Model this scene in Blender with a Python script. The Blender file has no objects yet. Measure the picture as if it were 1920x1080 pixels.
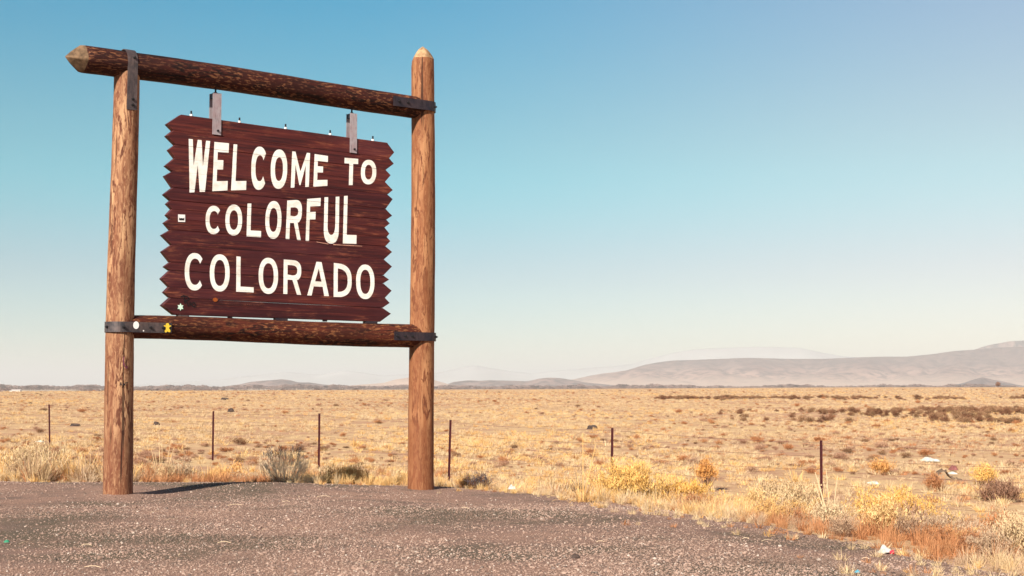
import bpy, bmesh, math, random
import numpy as np
from mathutils import Vector, Matrix
from mathutils.geometry import tessellate_polygon

scene = bpy.context.scene
col = scene.collection
# ---------------------------------------------------------------- camera, sky, sun, exposure
cam_data = bpy.data.cameras.new("camera")
cam_data.lens = 50.0; cam_data.sensor_width = 36.0
cam_data.clip_start = .1; cam_data.clip_end = 150000
cam = bpy.data.objects.new("camera", cam_data); col.objects.link(cam)
cam.location = (0, 0, 1.45)
cam.rotation_euler = (math.radians(90 + 3.947), 0, 0)
scene.camera = cam

SUN_EL = 34.0
SUN_AZ = 208.0          # clockwise from +Y: behind the camera, to its left
sun_data = bpy.data.lights.new("sun", 'SUN')
sun_data.energy = 5.0; sun_data.angle = math.radians(.5); sun_data.color = (1.0, .91, .79)
sun = bpy.data.objects.new("sun", sun_data); col.objects.link(sun)
_to = Vector((math.sin(math.radians(SUN_AZ))*math.cos(math.radians(SUN_EL)), math.cos(math.radians(SUN_AZ))*math.cos(math.radians(SUN_EL)), math.sin(math.radians(SUN_EL))))
sun.rotation_euler = _to.to_track_quat('Z', 'Y').to_euler()
sun.location = _to*50

world = bpy.data.worlds.new("World"); scene.world = world
world.use_nodes = True
wn = world.node_tree; wn.nodes.clear()
w_out = wn.nodes.new("ShaderNodeOutputWorld"); w_bg = wn.nodes.new("ShaderNodeBackground")
sky = wn.nodes.new("ShaderNodeTexSky"); sky.sky_type = 'NISHITA'; sky.sun_disc = False
sky.sun_elevation = math.radians(SUN_EL); sky.sun_rotation = math.radians(SUN_AZ)
sky.altitude = 2300; sky.air_density = 1.0; sky.dust_density = .6; sky.ozone_density = 1.6
# film-like tint of the clear sky by height above the horizon: warm and pale low down, turquoise higher up
w_tc = wn.nodes.new("ShaderNodeTexCoord"); w_sep = wn.nodes.new("ShaderNodeSeparateXYZ"); wn.links.new(w_tc.outputs['Generated'], w_sep.inputs[0])
w_tint = wn.nodes.new("ShaderNodeValToRGB"); _e = w_tint.color_ramp.elements
w_tint.color_ramp.interpolation = 'EASE'
while len(_e) < 5: _e.new(.5)
for _k, (_p, _c) in enumerate(((0.0, (.63,.60,.56)), (.07, (.64,.67,.60)), (.153, (.50,.88,.71)), (.30, (.17,.89,.87)), (1.0, (.30,.46,.56)))):
    _e[_k].position = _p; _e[_k].color = _c+(1,)
wn.links.new(w_sep.outputs[2], w_tint.inputs[0])
w_mul = wn.nodes.new("ShaderNodeMix"); w_mul.data_type = 'RGBA'; w_mul.blend_type = 'MULTIPLY'; w_mul.inputs[0].default_value = 1.0
wn.links.new(sky.outputs[0], w_mul.inputs[6]); wn.links.new(w_tint.outputs[0], w_mul.inputs[7])
# paler and more lavender towards the right (and on beyond the frame)
w_mr = wn.nodes.new("ShaderNodeMapRange"); w_mr.interpolation_type = 'SMOOTHSTEP'
w_mr.inputs[1].default_value = -.15; w_mr.inputs[2].default_value = .45
w_add = wn.nodes.new("ShaderNodeMix"); w_add.data_type = 'RGBA'; w_add.blend_type = 'ADD'; w_add.inputs[7].default_value = (1.95, .50, -.60, 1)
wn.links.new(w_sep.outputs[0], w_mr.inputs[0]); wn.links.new(w_mr.outputs[0], w_add.inputs[0])
wn.links.new(w_mul.outputs[2], w_add.inputs[6]); wn.links.new(w_add.outputs[2], w_bg.inputs[0])
w_bg.inputs[1].default_value = .076
wn.links.new(w_bg.outputs[0], w_out.inputs[0])

scene.view_settings.view_transform = 'Standard'
scene.view_settings.look = 'None'
scene.view_settings.gamma = 1.0
scene.view_settings.use_curve_mapping = False
scene.view_settings.exposure = .92
scene.cycles.max_bounces = 5
scene.cycles.diffuse_bounces = 2
scene.cycles.volume_bounces = 0
scene.cycles.use_denoising = True

# ---------------------------------------------------------------- helpers
def link(o, parent=None):
    col.objects.link(o)
    if parent is not None: o.parent = parent
    return o
def mesh(name, verts, faces, mats=(), smooth=False, mi=None):
    m = bpy.data.meshes.new(name)
    m.from_pydata([tuple(v) for v in verts], [], [tuple(f) for f in faces])
    for a in (mats if isinstance(mats, (list, tuple)) else [mats]): m.materials.append(a)
    if smooth: m.polygons.foreach_set("use_smooth", [True]*len(m.polygons))
    if mi is not None: m.polygons.foreach_set("material_index", mi)
    m.update()
    return m
def grid_mesh(name, X, Y, Z, mat, smooth=True, wrap=False):
    n, k = X.shape
    me = bpy.data.meshes.new(name)
    co = np.stack([X, Y, Z], -1).reshape(-1, 3).astype(np.float32)
    i = np.arange(n-1)[:, None]*k; j = np.arange(k-1)[None]
    a = (i+j).ravel(); F = np.stack([a, a+1, a+1+k, a+k], -1)
    me.vertices.add(len(co)); me.vertices.foreach_set("co", co.ravel())
    me.loops.add(F.size); me.loops.foreach_set("vertex_index", F.ravel().astype(np.int32))
    me.polygons.add(len(F)); me.polygons.foreach_set("loop_start", (np.arange(len(F))*4).astype(np.int32))
    me.update(calc_edges=True)
    me.polygons.foreach_set("use_smooth", [smooth]*len(F))
    me.materials.append(mat)
    return me
def obj(name, me, parent=None, loc=(0,0,0), rot=(0,0,0), label=None, cat=None, group=None, kind=None, scale=None):
    o = bpy.data.objects.new(name, me); link(o, parent)
    o.location = loc; o.rotation_euler = rot
    if scale is not None: o.scale = scale
    tag(o, label, cat, group, kind)
    return o
def tag(o, label=None, cat=None, group=None, kind=None):
    if label: o["label"] = label
    if cat: o["category"] = cat
    if group: o["group"] = group
    if kind: o["kind"] = kind
def thing(name, label, cat, loc=(0,0,0), rotz=0, group=None):
    o = bpy.data.objects.new(name, None); link(o); o.empty_display_size = .2
    o.location = loc; o.rotation_euler = (0, 0, rotz); tag(o, label, cat, group)
    return o
class MB:
    def __init__(s): s.v = []; s.f = []
    def add(s, v, f):
        n = len(s.v); s.v += [tuple(map(float, a)) for a in v]; s.f += [tuple(n+i for i in a) for a in f]
    def box(s, x0, x1, y0, y1, z0, z1):
        s.add([(x,y,z) for z in (z0,z1) for y in (y0,y1) for x in (x0,x1)],
              [(0,2,3,1),(4,5,7,6),(0,1,5,4),(2,6,7,3),(0,4,6,2),(1,3,7,5)])
    def cyl(s, p0, p1, r0, r1=None, n=10, cap=True):
        p0 = Vector(p0); p1 = Vector(p1); r1 = r0 if r1 is None else r1
        d = (p1-p0).normalized(); a = d.orthogonal().normalized(); b = d.cross(a)
        v = []
        for p, r in ((p0, r0), (p1, r1)):
            for k in range(n):
                t = 2*math.pi*k/n; v.append(p+(a*math.cos(t)+b*math.sin(t))*r)
        f = [(k, (k+1) % n, n+(k+1) % n, n+k) for k in range(n)]
        if cap: f += [tuple(range(n))[::-1], tuple(range(n, 2*n))]
        s.add(v, f)
    def tube(s, pts, r, n=5):
        for a, b in zip(pts[:-1], pts[1:]): s.cyl(a, b, r, n=n)
    def mesh(s, name, mats, smooth=False): return mesh(name, s.v, s.f, mats, smooth)

# ---- materials
def mat_new(name, rough=.9, spec=.2):
    m = bpy.data.materials.new(name); m.use_nodes = True
    nt = m.node_tree; b = nt.nodes["Principled BSDF"]
    b.inputs["Roughness"].default_value = rough
    b.inputs["Specular IOR Level"].default_value = spec
    return m, nt, b
def N(nt, t, **kw):
    n = nt.nodes.new(t)
    for k, v in kw.items():
        if k in ('inp',):
            for a, b in v.items(): n.inputs[a].default_value = b
        else: setattr(n, k, v)
    return n
def L(nt, a, b): nt.links.new(a, b)
def coords(nt, scale=(1,1,1), loc=(0,0,0), src='Object', rand=False):
    tc = N(nt, "ShaderNodeTexCoord"); mp = N(nt, "ShaderNodeMapping")
    mp.inputs["Scale"].default_value = scale; mp.inputs["Location"].default_value = loc
    out = tc.outputs[src]
    if rand:
        oi = N(nt, "ShaderNodeObjectInfo"); ml = N(nt, "ShaderNodeVectorMath", operation='MULTIPLY_ADD')
        cb = N(nt, "ShaderNodeCombineXYZ")
        for k in range(3): L(nt, oi.outputs["Random"], cb.inputs[k])
        L(nt, cb.outputs[0], ml.inputs[0]); ml.inputs[1].default_value = (31, 17, 23); L(nt, out, ml.inputs[2])
        out = ml.outputs[0]
    L(nt, out, mp.inputs[0])
    return mp.outputs[0]
def noise(nt, vec, scale, detail=4, rough=.55, dist=0):
    n = N(nt, "ShaderNodeTexNoise"); n.inputs["Scale"].default_value = scale; n.inputs["Detail"].default_value = detail
    n.inputs["Roughness"].default_value = rough; n.inputs["Distortion"].default_value = dist
    L(nt, vec, n.inputs["Vector"]); return n.outputs["Fac"]
def ramp(nt, fac, stops, interp='LINEAR'):
    r = N(nt, "ShaderNodeValToRGB"); r.color_ramp.interpolation = interp
    el = r.color_ramp.elements
    while len(el) < len(stops): el.new(.5)
    for e, (p, c) in zip(el, stops):
        e.position = p; e.color = (c if isinstance(c, (tuple, list)) else (c, c, c))[:3] + (1,) if isinstance(c, tuple) else (c, c, c, 1)
    L(nt, fac, r.inputs[0]); return r.outputs[0]
def mixc(nt, fac, a, b, mode='MIX'):
    m = N(nt, "ShaderNodeMix", data_type='RGBA', blend_type=mode)
    for s, v in ((0, fac), (6, a), (7, b)):
        if hasattr(v, 'links'): L(nt, v, m.inputs[s])
        else: m.inputs[s].default_value = v if s == 0 else tuple(v)+(1,)
    return m.outputs[2]
def math_(nt, op, a, b=0.0, c=0.0):
    m = N(nt, "ShaderNodeMath", operation=op)
    for i, v in enumerate((a, b, c)):
        if hasattr(v, 'links'): L(nt, v, m.inputs[i])
        else: m.inputs[i].default_value = v
    return m.outputs[0]
def bump(nt, b, h, strength=.4, dist=.01):
    n = N(nt, "ShaderNodeBump"); n.inputs["Strength"].default_value = strength; n.inputs["Distance"].default_value = dist
    L(nt, h, n.inputs["Height"]); L(nt, n.outputs[0], b.inputs["Normal"])
def plain(name, c, rough=.8, var=.25, scale=20, metal=0, spec=.2):
    m, nt, b = mat_new(name, rough, spec)
    f = noise(nt, coords(nt), scale, 4)
    dark = tuple(x*(1-var) for x in c); light = tuple(min(1, x*(1+var)) for x in c)
    L(nt, ramp(nt, f, [(.3, dark), (.7, light)]), b.inputs["Base Color"])
    b.inputs["Metallic"].default_value = metal
    return m

def log_material(name, base, light, dark, dark_amt, fleck, stained=False, streak=.9, worm=.61):
    """peeled log: contour-like worm grain, long streaks and flecks; the log runs along its local Z"""
    m, nt, b = mat_new(name, .75, .25)
    v1 = coords(nt, (7, 7, 1.3)); v2 = coords(nt, (16, 16, 1.1), (3, 1, 7)); v3 = coords(nt, (30, 30, 9))
    n1 = noise(nt, v1, 1.0, 3, .5, .6)
    c = math_(nt, 'PINGPONG', math_(nt, 'MULTIPLY', n1, 9.0), 1.0)
    c = ramp(nt, c, [(.0, 1.0), (.35, 0.15), (1, 0.0)])
    n2 = noise(nt, v2, streak, 6, .62)
    n3 = noise(nt, v3, 1.0, 6, .7)
    col1 = ramp(nt, n2, [(.42, base), (.60, light if not stained else tuple(x*1.5 for x in base))])
    mask = math_(nt, 'ADD', math_(nt, 'MULTIPLY', c, .35), math_(nt, 'MULTIPLY', n3, .75))
    col2 = mixc(nt, ramp(nt, mask, [(dark_amt, 0.0), (dark_amt+.14, 1.0)]), col1, dark)
    patch = noise(nt, coords(nt, (3, 3, 1.2), (9, 2, 4)), 1.0, 3)
    col3 = mixc(nt, ramp(nt, patch, [(.42, 0.0), (.60, .70)]), col2, mixc(nt, n3, dark, base))
    fl = noise(nt, coords(nt, (38, 38, 11), (5, 5, 5)), 1.0, 5, .65)
    pm = noise(nt, coords(nt, (2.2, 2.2, 1.1), (1, 8, 3)), 1.0, 2)
    fm = math_(nt, 'MULTIPLY', ramp(nt, fl, [(.53, 0.0), (.60, 1.0)]), ramp(nt, pm, [(.40, fleck*.35), (.62, fleck)]))
    col4 = mixc(nt, fm, col3, light)
    if not stained:
        wr = noise(nt, coords(nt, (19, 19, 4.5), (4, 9, 2)), 1.0, 5, .66, 1.8)
        wr2 = noise(nt, coords(nt, (1.5, 1.5, .8), (7, 2, 2)), 1.0, 2)
        wt = math_(nt, 'ADD', wr, math_(nt, 'MULTIPLY', wr2, .16))
        col4 = mixc(nt, ramp(nt, wt, [(worm, 0.0), (worm+.04, .70)]), col4, tuple(x*1.35 for x in dark))
    crack = noise(nt, coords(nt, (26, 26, .55), (2, 6, 1)), 1.0, 2, .4)
    cm = ramp(nt, crack, [(.285, .85), (.315, 0.0)])
    L(nt, mixc(nt, cm, col4, tuple(x*.25 for x in dark)), b.inputs["Base Color"])
    h = math_(nt, 'SUBTRACT', math_(nt, 'ADD', n3, math_(nt, 'MULTIPLY', n2, .7)), math_(nt, 'MULTIPLY', cm, 1.5))
    bump(nt, b, h, .55, .012)
    return m
M = {}
M['post'] = log_material("weathered_post_wood", (.25,.105,.052), (.46,.265,.14), (.10,.030,.015), .48, .6)
M['post_r'] = log_material("orange_post_wood", (.24,.088,.036), (.38,.185,.085), (.12,.036,.015), .52, .4, worm=.63)
M['beam'] = log_material("dark_stained_log", (.036,.0065,.004), (.22,.09,.04), (.010,.0022,.002), .41, .85, True)
M['beam_low'] = log_material("red_stained_log", (.065,.013,.006), (.27,.11,.042), (.018,.004,.003), .42, .85, True)
M['cut'] = plain("cut_wood_end", (.13,.08,.046), .85, .55, 14)
M['cut_post'] = plain("sun_bleached_post_tip", (.36,.225,.12), .85, .45, 16)
def plank_material():
    m, nt, b = mat_new("maroon_plank_stain", .55, .35)
    v = coords(nt, (1.1, 30, 30), rand=True); v2 = coords(nt, (5, 60, 60), rand=True)
    n1 = noise(nt, v, 1.0, 6, .6); n2 = noise(nt, v2, 1.0, 5, .7)
    oi = N(nt, "ShaderNodeObjectInfo")
    basec = mixc(nt, oi.outputs["Random"], (.046,.005,.007), (.088,.013,.010))
    c = mixc(nt, ramp(nt, n1, [(.36, .85), (.52, 0.0)]), basec, (.022,.003,.005))
    c = mixc(nt, ramp(nt, n1, [(.52, 0.0), (.78, .5)]), c, (.23,.050,.030))
    w = noise(nt, coords(nt, (2.2, 4, 5), rand=True), 1.0, 4)
    wm = math_(nt, 'MULTIPLY', ramp(nt, w, [(.50, 0.0), (.68, 1.0)]), ramp(nt, n2, [(.48, 0.0), (.64, 1.0)]))
    c = mixc(nt, math_(nt, 'MULTIPLY', wm, .75), c, (.36,.115,.055))
    pv = noise(nt, coords(nt, (.8, 2, 2), (4, 4, 4), rand=True), 1.0, 3)
    c = mixc(nt, ramp(nt, pv, [(.45, 0.0), (.7, .5)]), c, (.085,.017,.022))
    L(nt, c, b.inputs["Base Color"])
    bump(nt, b, math_(nt, 'ADD', n1, n2), .5, .006)
    return m
M['plank'] = plank_material()
def paint_material():
    m, nt, b = mat_new("cream_letter_paint", .6, .3)
    n1 = noise(nt, coords(nt, (3, 55, 55)), 1.0, 5, .65); n2 = noise(nt, coords(nt, (7, 9, 9)), 1.0, 5)
    c = ramp(nt, n2, [(.3, (.68,.64,.56)), (.55, (.88,.86,.80))])
    ch = noise(nt, coords(nt, (14, 40, 40), (2, 2, 2)), 1.0, 6, .7)
    c = mixc(nt, ramp(nt, ch, [(.66, 0.0), (.72, .65)]), c, (.30,.14,.10))
    c = mixc(nt, ramp(nt, n1, [(.24, .5), (.31, 0.0)]), c, (.40,.28,.20))
    L(nt, c, b.inputs["Base Color"]); return m
M['paint'] = paint_material()
def metal_material(name, a, bb, metal):
    m, nt, b = mat_new(name, .48, .5)
    v = coords(nt, (6, 6, 6)); f = noise(nt, v, 1.0, 6, .65); g = noise(nt, coords(nt, (40, 40, 8)), 1.0, 3)
    c = mixc(nt, ramp(nt, f, [(.35, 0.0), (.62, 1.0)]), a, bb)
    c = mixc(nt, ramp(nt, g, [(.3, .5), (.5, 0.0)]), c, tuple(x*.4 for x in a))
    L(nt, c, b.inputs["Base Color"]); b.inputs["Metallic"].default_value = metal
    bump(nt, b, g, .15, .003)
    return m
M['strap'] = metal_material("weathered_dark_steel", (.035,.034,.040), (.13,.095,.09), .35)
M['strap_dark'] = metal_material("black_steel", (.012,.012,.022), (.050,.034,.040), .3)
M['galv'] = metal_material("galvanised_hanger_steel", (.36,.27,.28), (.42,.38,.40), .3)
M['bolt'] = plain("rusty_bolt", (.03,.028,.03), .5, .3, 60, .5)
M['black'] = plain("black_marker_ink", (.012,.010,.012), .6, .2)
M['faint'] = plain("faded_marker_ink", (.028,.012,.012), .7, .5, 70)
M['white'] = plain("white_sticker", (.82,.80,.78), .5, .06)
M['yellow'] = plain("yellow_sticker", (.80,.55,.05), .5, .1)
M['mint'] = plain("pale_green_sticker", (.62,.85,.70), .5, .1)
M['purple'] = plain("purple_ink", (.13,.03,.06), .7, .2)
M['orange'] = plain("orange_knot", (.30,.075,.015), .7, .4, 80)
M['splinter'] = plain("bare_splintered_wood", (.62,.34,.24), .8, .3, 40)
M['fence'] = metal_material("maroon_fence_post_paint", (.055,.008,.014), (.085,.014,.016), .0)
M['fence_tip'] = plain("pale_post_tip", (.45,.35,.30), .7, .1)
M['wire'] = plain("rusty_wire", (.13,.055,.04), .6, .3)
# ---------------------------------------------------------------- terrain
GRAVEL_EDGE = [(-90,34),(-40,25.5),(-20,22.3),(-12,21.5),(-7,21.0),(-4.4,21.0),(-2.9,21.4),(-1.3,22.0),(.3,20.6),(1.3,19.1),
               (2.1,16.6),(2.7,15.2),(3.3,13.8),(4.0,12),(5,9.5),(6.5,6),(9,0),(14,-12),(30,-60),(30,-90),(-90,-90)]
def vnoise(x, y, seed=0):
    xi = np.floor(x).astype(np.int64); yi = np.floor(y).astype(np.int64)
    fx = x - xi; fy = y - yi
    fx = fx*fx*(3-2*fx); fy = fy*fy*(3-2*fy)
    def hsh(a, b):
        n = (a*374761393 + b*668265263 + seed*1274126177) & 0xffffffff
        n = ((n ^ (n >> 13))*1274126177) & 0xffffffff
        n = n ^ (n >> 16)
        return (n & 0xffff)/65535.0
    a = hsh(xi, yi); b = hsh(xi+1, yi); c = hsh(xi, yi+1); d = hsh(xi+1, yi+1)
    return (a*(1-fx)+b*fx)*(1-fy)+(c*(1-fx)+d*fx)*fy
def fbm(x, y, seed=0, oct=4):
    s = 0; a = .5
    for k in range(oct):
        s = s + a*vnoise(x*2**k + 17.3*k, y*2**k - 9.1*k, seed+k); a *= .5
    return s/(1-.5**oct)
def smooth(a, b, x):
    t = np.clip((x-a)/(b-a), 0, 1); return t*t*(3-2*t)
def edge_dist(x, y):
    """signed distance to the edge of the gravel: negative on the gravel"""
    P = GRAVEL_EDGE; n = len(P)
    best = np.full(np.shape(x), 1e9); inside = np.zeros(np.shape(x), bool)
    for i in range(n):
        (x0, y0), (x1, y1) = P[i], P[(i+1) % n]
        dx, dy = x1-x0, y1-y0
        t = np.clip(((x-x0)*dx+(y-y0)*dy)/(dx*dx+dy*dy), 0, 1)
        best = np.minimum(best, np.hypot(x-x0-t*dx, y-y0-t*dy))
        c = ((y0 > y) != (y1 > y))
        xc = x0 + (y-y0)*dx/(dy if dy else 1e-9)
        inside ^= c & (x < xc)
    return np.where(inside, -best, best)
def ground_z(x, y):
    x = np.asarray(x, float); y = np.asarray(y, float)
    d = edge_dist(x, y)
    r = np.hypot(x, y)
    zf = -.726 - .0134*np.clip(x, -25, 20)
    zf = zf + smooth(60, 160, y)*(-.65-zf)
    zf = zf + (fbm(x/14, y/14, 5, 3)-.5)*.22*smooth(24, 50, r)*(1-smooth(250, 600, r))
    ang = np.arctan2(x, np.maximum(y, 1e-3))
    rise = smooth(-.05, .30, ang)
    zf = zf + rise*1.45*smooth(150, 900, r)
    # the low rise with dark brush on it
    zf = zf + .35*np.exp(-((y-104-.1*x)/9)**2)*smooth(12, 24, x)
    # beyond the near field the ground drops to the river plain
    lip = 560 + 420*smooth(-.36, .1, ang)
    zf = zf - smooth(0, 900, r-lip)*11.0*(1-.0*rise)
    top = .04 + (fbm(x/3.1, y/3.1, 9, 3)-.5)*.10 + .05*np.exp(-((d+.7)/.7)**2)*smooth(-1, -5, x)
    top = top - .10*smooth(.5, 4, x)*smooth(-2.5, 0, d)
    top = top - .13*smooth(-3.8, -.8, x)*smooth(-5, -1, d)*smooth(15, 19.5, y)
    for px_, py_ in ((-5.09, 18.5), (-1.33, 21.5)):
        q_ = ((x-px_)**2+(y-py_)**2); top = top + (.05 if py_ < 20 else .02)*np.exp(-q_/.14)*(.6+.8*fbm(x*5, y*5, 13, 2))
    W = 4.5 + 1.5*smooth(0, 5, x)
    k = smooth(-.15, W, d)
    return top + (zf-top)*k
def ground_material(name, kind):
    m, nt, b = mat_new(name, .95, .08)
    g = coords(nt, src='Generated')
    v = N(nt, "ShaderNodeNewGeometry").outputs["Position"]
    if kind == 'gravel':
        big = noise(nt, v, .35, 4, .6); mid = noise(nt, v, 1.7, 5, .6)
        fine = noise(nt, v, 38, 4, .7); vf = noise(nt, v, 90, 3, .8)
        c = ramp(nt, big, [(.40, (.150,.115,.082)), (.50, (.285,.180,.140)), (.62, (.35,.215,.16))])
        c = mixc(nt, ramp(nt, mid, [(.50, 0.0), (.72, .6)]), c, (.135,.105,.085))
        oil = noise(nt, v, .22, 3, .5)
        # an old dark asphalt-rich patch towards the near left
        sep = N(nt, "ShaderNodeSeparateXYZ"); L(nt, v, sep.inputs[0])
        px = math_(nt, 'MULTIPLY', math_(nt, 'ADD', sep.outputs[0], 5.8), .34)
        py = math_(nt, 'MULTIPLY', math_(nt, 'SUBTRACT', sep.outputs[1], 11.8), .24)
        rr = math_(nt, 'SQRT', math_(nt, 'ADD', math_(nt, 'MULTIPLY', px, px), math_(nt, 'MULTIPLY', py, py)))
        rr = math_(nt, 'ADD', rr, math_(nt, 'MULTIPLY', mid, .8))
        c = mixc(nt, ramp(nt, rr, [(.55, .62), (1.5, 0.0)]), c, (.085,.070,.058))
        c = mixc(nt, ramp(nt, fine, [(.30, .75), (.47, 0.0)]), c, (.060,.045,.040))
        c = mixc(nt, ramp(nt, fine, [(.56, 0.0), (.72, .8)]), c, (.38,.27,.21))
        L(nt, c, b.inputs["Base Color"])
        bump(nt, b, math_(nt, 'ADD', fine, math_(nt, 'MULTIPLY', vf, .5)), .9, .03)
    else:
        big = noise(nt, v, .035, 5, .6); mid = noise(nt, v, .42, 6, .62); fine = noise(nt, v, 7, 5, .7)
        c = ramp(nt, big, [(.36, (.45,.285,.165)), (.50, (.52,.355,.195)), (.64, (.57,.40,.20))])
        c = mixc(nt, ramp(nt, mid, [(.44, 0.0), (.60, .9)]), c, (.38,.215,.135))
        c = mixc(nt, ramp(nt, fine, [(.30, .55), (.46, 0.0)]), c, (.28,.15,.09))
        c = mixc(nt, ramp(nt, fine, [(.58, 0.0), (.74, .6)]), c, (.66,.52,.30))
        # beyond the near field: pale river plain with darker bands
        sep = N(nt, "ShaderNodeSeparateXYZ"); L(nt, v, sep.inputs[0])
        st = N(nt, "ShaderNodeMapping"); st.inputs["Scale"].default_value = (.0006, .0035, 1); L(nt, v, st.inputs[0])
        band = noise(nt, st.outputs[0], 1.0, 4, .6)
        far = ramp(nt, band, [(.38, (.20,.13,.10)), (.52, (.40,.30,.20)), (.7, (.50,.40,.30))])
        c = mixc(nt, ramp(nt, math_(nt, 'MULTIPLY', sep.outputs[1], .0005), [(.45, 0.0), (.75, 1.0)]), c, far)
        L(nt, c, b.inputs["Base Color"])
        bump(nt, b, math_(nt, 'ADD', fine, mid), .6, .08)
    return m
M['gravel'] = ground_material("pinkish_road_gravel", 'gravel')
M['prairie'] = ground_material("dry_prairie_soil", 'field')

# fine wedge ahead of the camera, coarser all around it; gravel and prairie are separate sheets of the same surface
def polar_ground():
    a1 = np.linspace(-34, 34, 330); a2 = np.linspace(34, 326, 74)[1:]
    A = np.radians(np.concatenate([a1, a2]))
    R = np.concatenate([[.05], np.geomspace(1.2, 8, 12, endpoint=False), np.geomspace(8, 45, 330, endpoint=False),
                        np.geomspace(45, 1000, 170, endpoint=False), np.geomspace(1000, 42000, 60)])
    RR, AA = np.meshgrid(R, A, indexing='ij')
    X = RR*np.sin(AA); Y = RR*np.cos(AA)
    # behind the camera the far ring keeps the plain's level
    Z = ground_z(X, Y)
    return X, Y, Z
GX, GY, GZ = polar_ground()
def sheet(name, pick, mat, zoff=0.0):
    n, k = GX.shape
    D = edge_dist(GX, GY)
    i = np.arange(n-1)[:, None]*k; j = np.arange(k)[None]
    jn = (np.arange(k)+1) % k
    a = (i+j).ravel(); b_ = (i+jn[None]).ravel(); c = b_+k; d = a+k
    F = np.stack([a, d, c, b_], -1)
    jag = .22*(fbm(GX*2.3, GY*2.3, 31, 3)-.5)*2
    Df = (D+jag).ravel()
    Dm = Df[F].mean(1)
    F = F[pick(Dm)]
    used = np.unique(F); remap = np.zeros(n*k, np.int64); remap[used] = np.arange(len(used))
    F = remap[F]
    co = np.stack([GX, GY, GZ+zoff], -1).reshape(-1, 3)[used]
    me = bpy.data.meshes.new(name)
    me.vertices.add(len(co)); me.vertices.foreach_set("co", co.astype(np.float32).ravel())
    me.loops.add(F.size); me.loops.foreach_set("vertex_index", F.ravel().astype(np.int32))
    me.polygons.add(len(F)); me.polygons.foreach_set("loop_start", (np.arange(len(F))*4).astype(np.int32))
    me.update(calc_edges=True); me.polygons.foreach_set("use_smooth", [True]*len(F))
    me.materials.append(mat)
    return obj(name, me, kind='structure')
sheet("gravel_ground", lambda d: d < 0, M['gravel'])
sheet("prairie_ground", lambda d: d >= 0, M['prairie'])

# ---------------------------------------------------------------- far hills
def hill_material(name, a, b_, s=1.0, caprock=False, snow=False):
    m, nt, b = mat_new(name, 1.0, 0.0)
    v = N(nt, "ShaderNodeNewGeometry").outputs["Position"]
    n1 = noise(nt, v, .0022*s, 6, .62); n2 = noise(nt, v, .012*s, 5, .6)
    c = mixc(nt, ramp(nt, n1, [(.36, 0.0), (.62, 1.0)]), a, b_)
    if not snow: c = mixc(nt, ramp(nt, n2, [(.42, .85), (.54, 0.0)]), c, tuple(x*.4 for x in a))
    if caprock:
        sp = N(nt, "ShaderNodeSeparateXYZ"); L(nt, v, sp.inputs[0])
        hgt = math_(nt, 'ADD', math_(nt, 'MULTIPLY', sp.outputs[2], .003), math_(nt, 'MULTIPLY', n1, .5))
        c = mixc(nt, ramp(nt, hgt, [(.30, .75), (.55, 0.0)]), c, (.50,.36,.27))
        c = mixc(nt, ramp(nt, hgt, [(.62, 0.0), (.85, .65)]), c, (.10,.06,.055))
    L(nt, c, b.inputs["Base Color"]); bump(nt, b, n1, .8, 40)
    return m
M['hill'] = hill_material("sagebrush_hillside", (.19,.10,.08), (.38,.24,.185), 1.0, True)
M['hill_dark'] = hill_material("dark_sagebrush_hillside", (.10,.062,.058), (.27,.17,.14))
M['snow'] = hill_material("snowy_rock", (.37,.365,.355), (.43,.425,.41), .5, False, True)
def hills(name, D, prof, front, back, mat, seed, gul=.35, apron=.22, nx=420, ny=44):
    px = np.array([p[0] for p in prof], float); pz = np.array([p[1] for p in prof], float)
    xs = np.linspace(px[0], px[-1], nx)
    H = np.interp(xs, px, pz)
    k = np.array([1,2,3,2,1.]); H = np.convolve(np.pad(H, 2, mode='edge'), k/k.sum(), mode='valid')
    t = np.concatenate([np.linspace(-1, 0, ny), np.linspace(0, 1, 14)[1:]])
    X, T = np.meshgrid(xs, t, indexing='ij'); HH = np.repeat(H[:, None], len(t), 1)
    Yd = np.where(T < 0, T*front, T*back)
    s = 1-np.abs(T)
    shape = apron*s + (1-apron)*smooth(.42, 1.0, s)
    g = np.abs(fbm(X/(front*.16)+7, Yd/(front*.5), seed, 4)-.5)*2
    amp = gul*np.clip(1-s, 0, 1)**.45*smooth(0, .35, s)
    Z = HH*shape*(1-amp*(1-2*g)) + 0
    Xo = X*(1+Yd/D*.5)
    return obj(name, grid_mesh(name, Xo, D+Yd, Z-11.5+11.5*shape, mat), kind='structure')
hills("distant_snowy_mountains", 16000, [(x_*.5333, z_*.5333) for x_, z_ in [(-8549,1),(-6299,136),(-5512,226),(-4724,305),(-4049,249),(-3487,339),(-2700,226),(-2025,271),(-1575,283),(-1125,384),(-787,451),(-450,384),(0,316),(450,271),(1012,339),(1912,406),(2475,463),(2925,586),(3375,699),(3825,778),(4499,811),(5174,834),(6074,811),(6524,710),(6974,631),(8099,541),(10574,384),(13948,1)]], 2600, 1600, M['snow'], 3, .12, .35)
hills("mesa_ridge", 13000, [(0,1),(390,26),(585,70),(804,114),(1024,138),(1194,192),(1316,216),(1462,235),(1657,240),(1901,250),(2145,260),(2340,255),(2510,250),(2852,250),(3071,260),(3363,270),(3607,270),(3851,294),(4046,323),(4216,333),(4436,352),(4728,362),(5557,338),(7019,167),(7994,1)], 3300, 1800, M['hill'], 11, .75, .30)
hills("rounded_mountain", 14600, [(3900,1),(4300,250),(4560,330),(4735,371),(4845,410),(4925,428),(5120,462),(5280,470),(5420,455),(5800,468),(6400,300),(7400,1)], 900, 1300, M['hill_dark'], 21, .3, .2)
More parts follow.
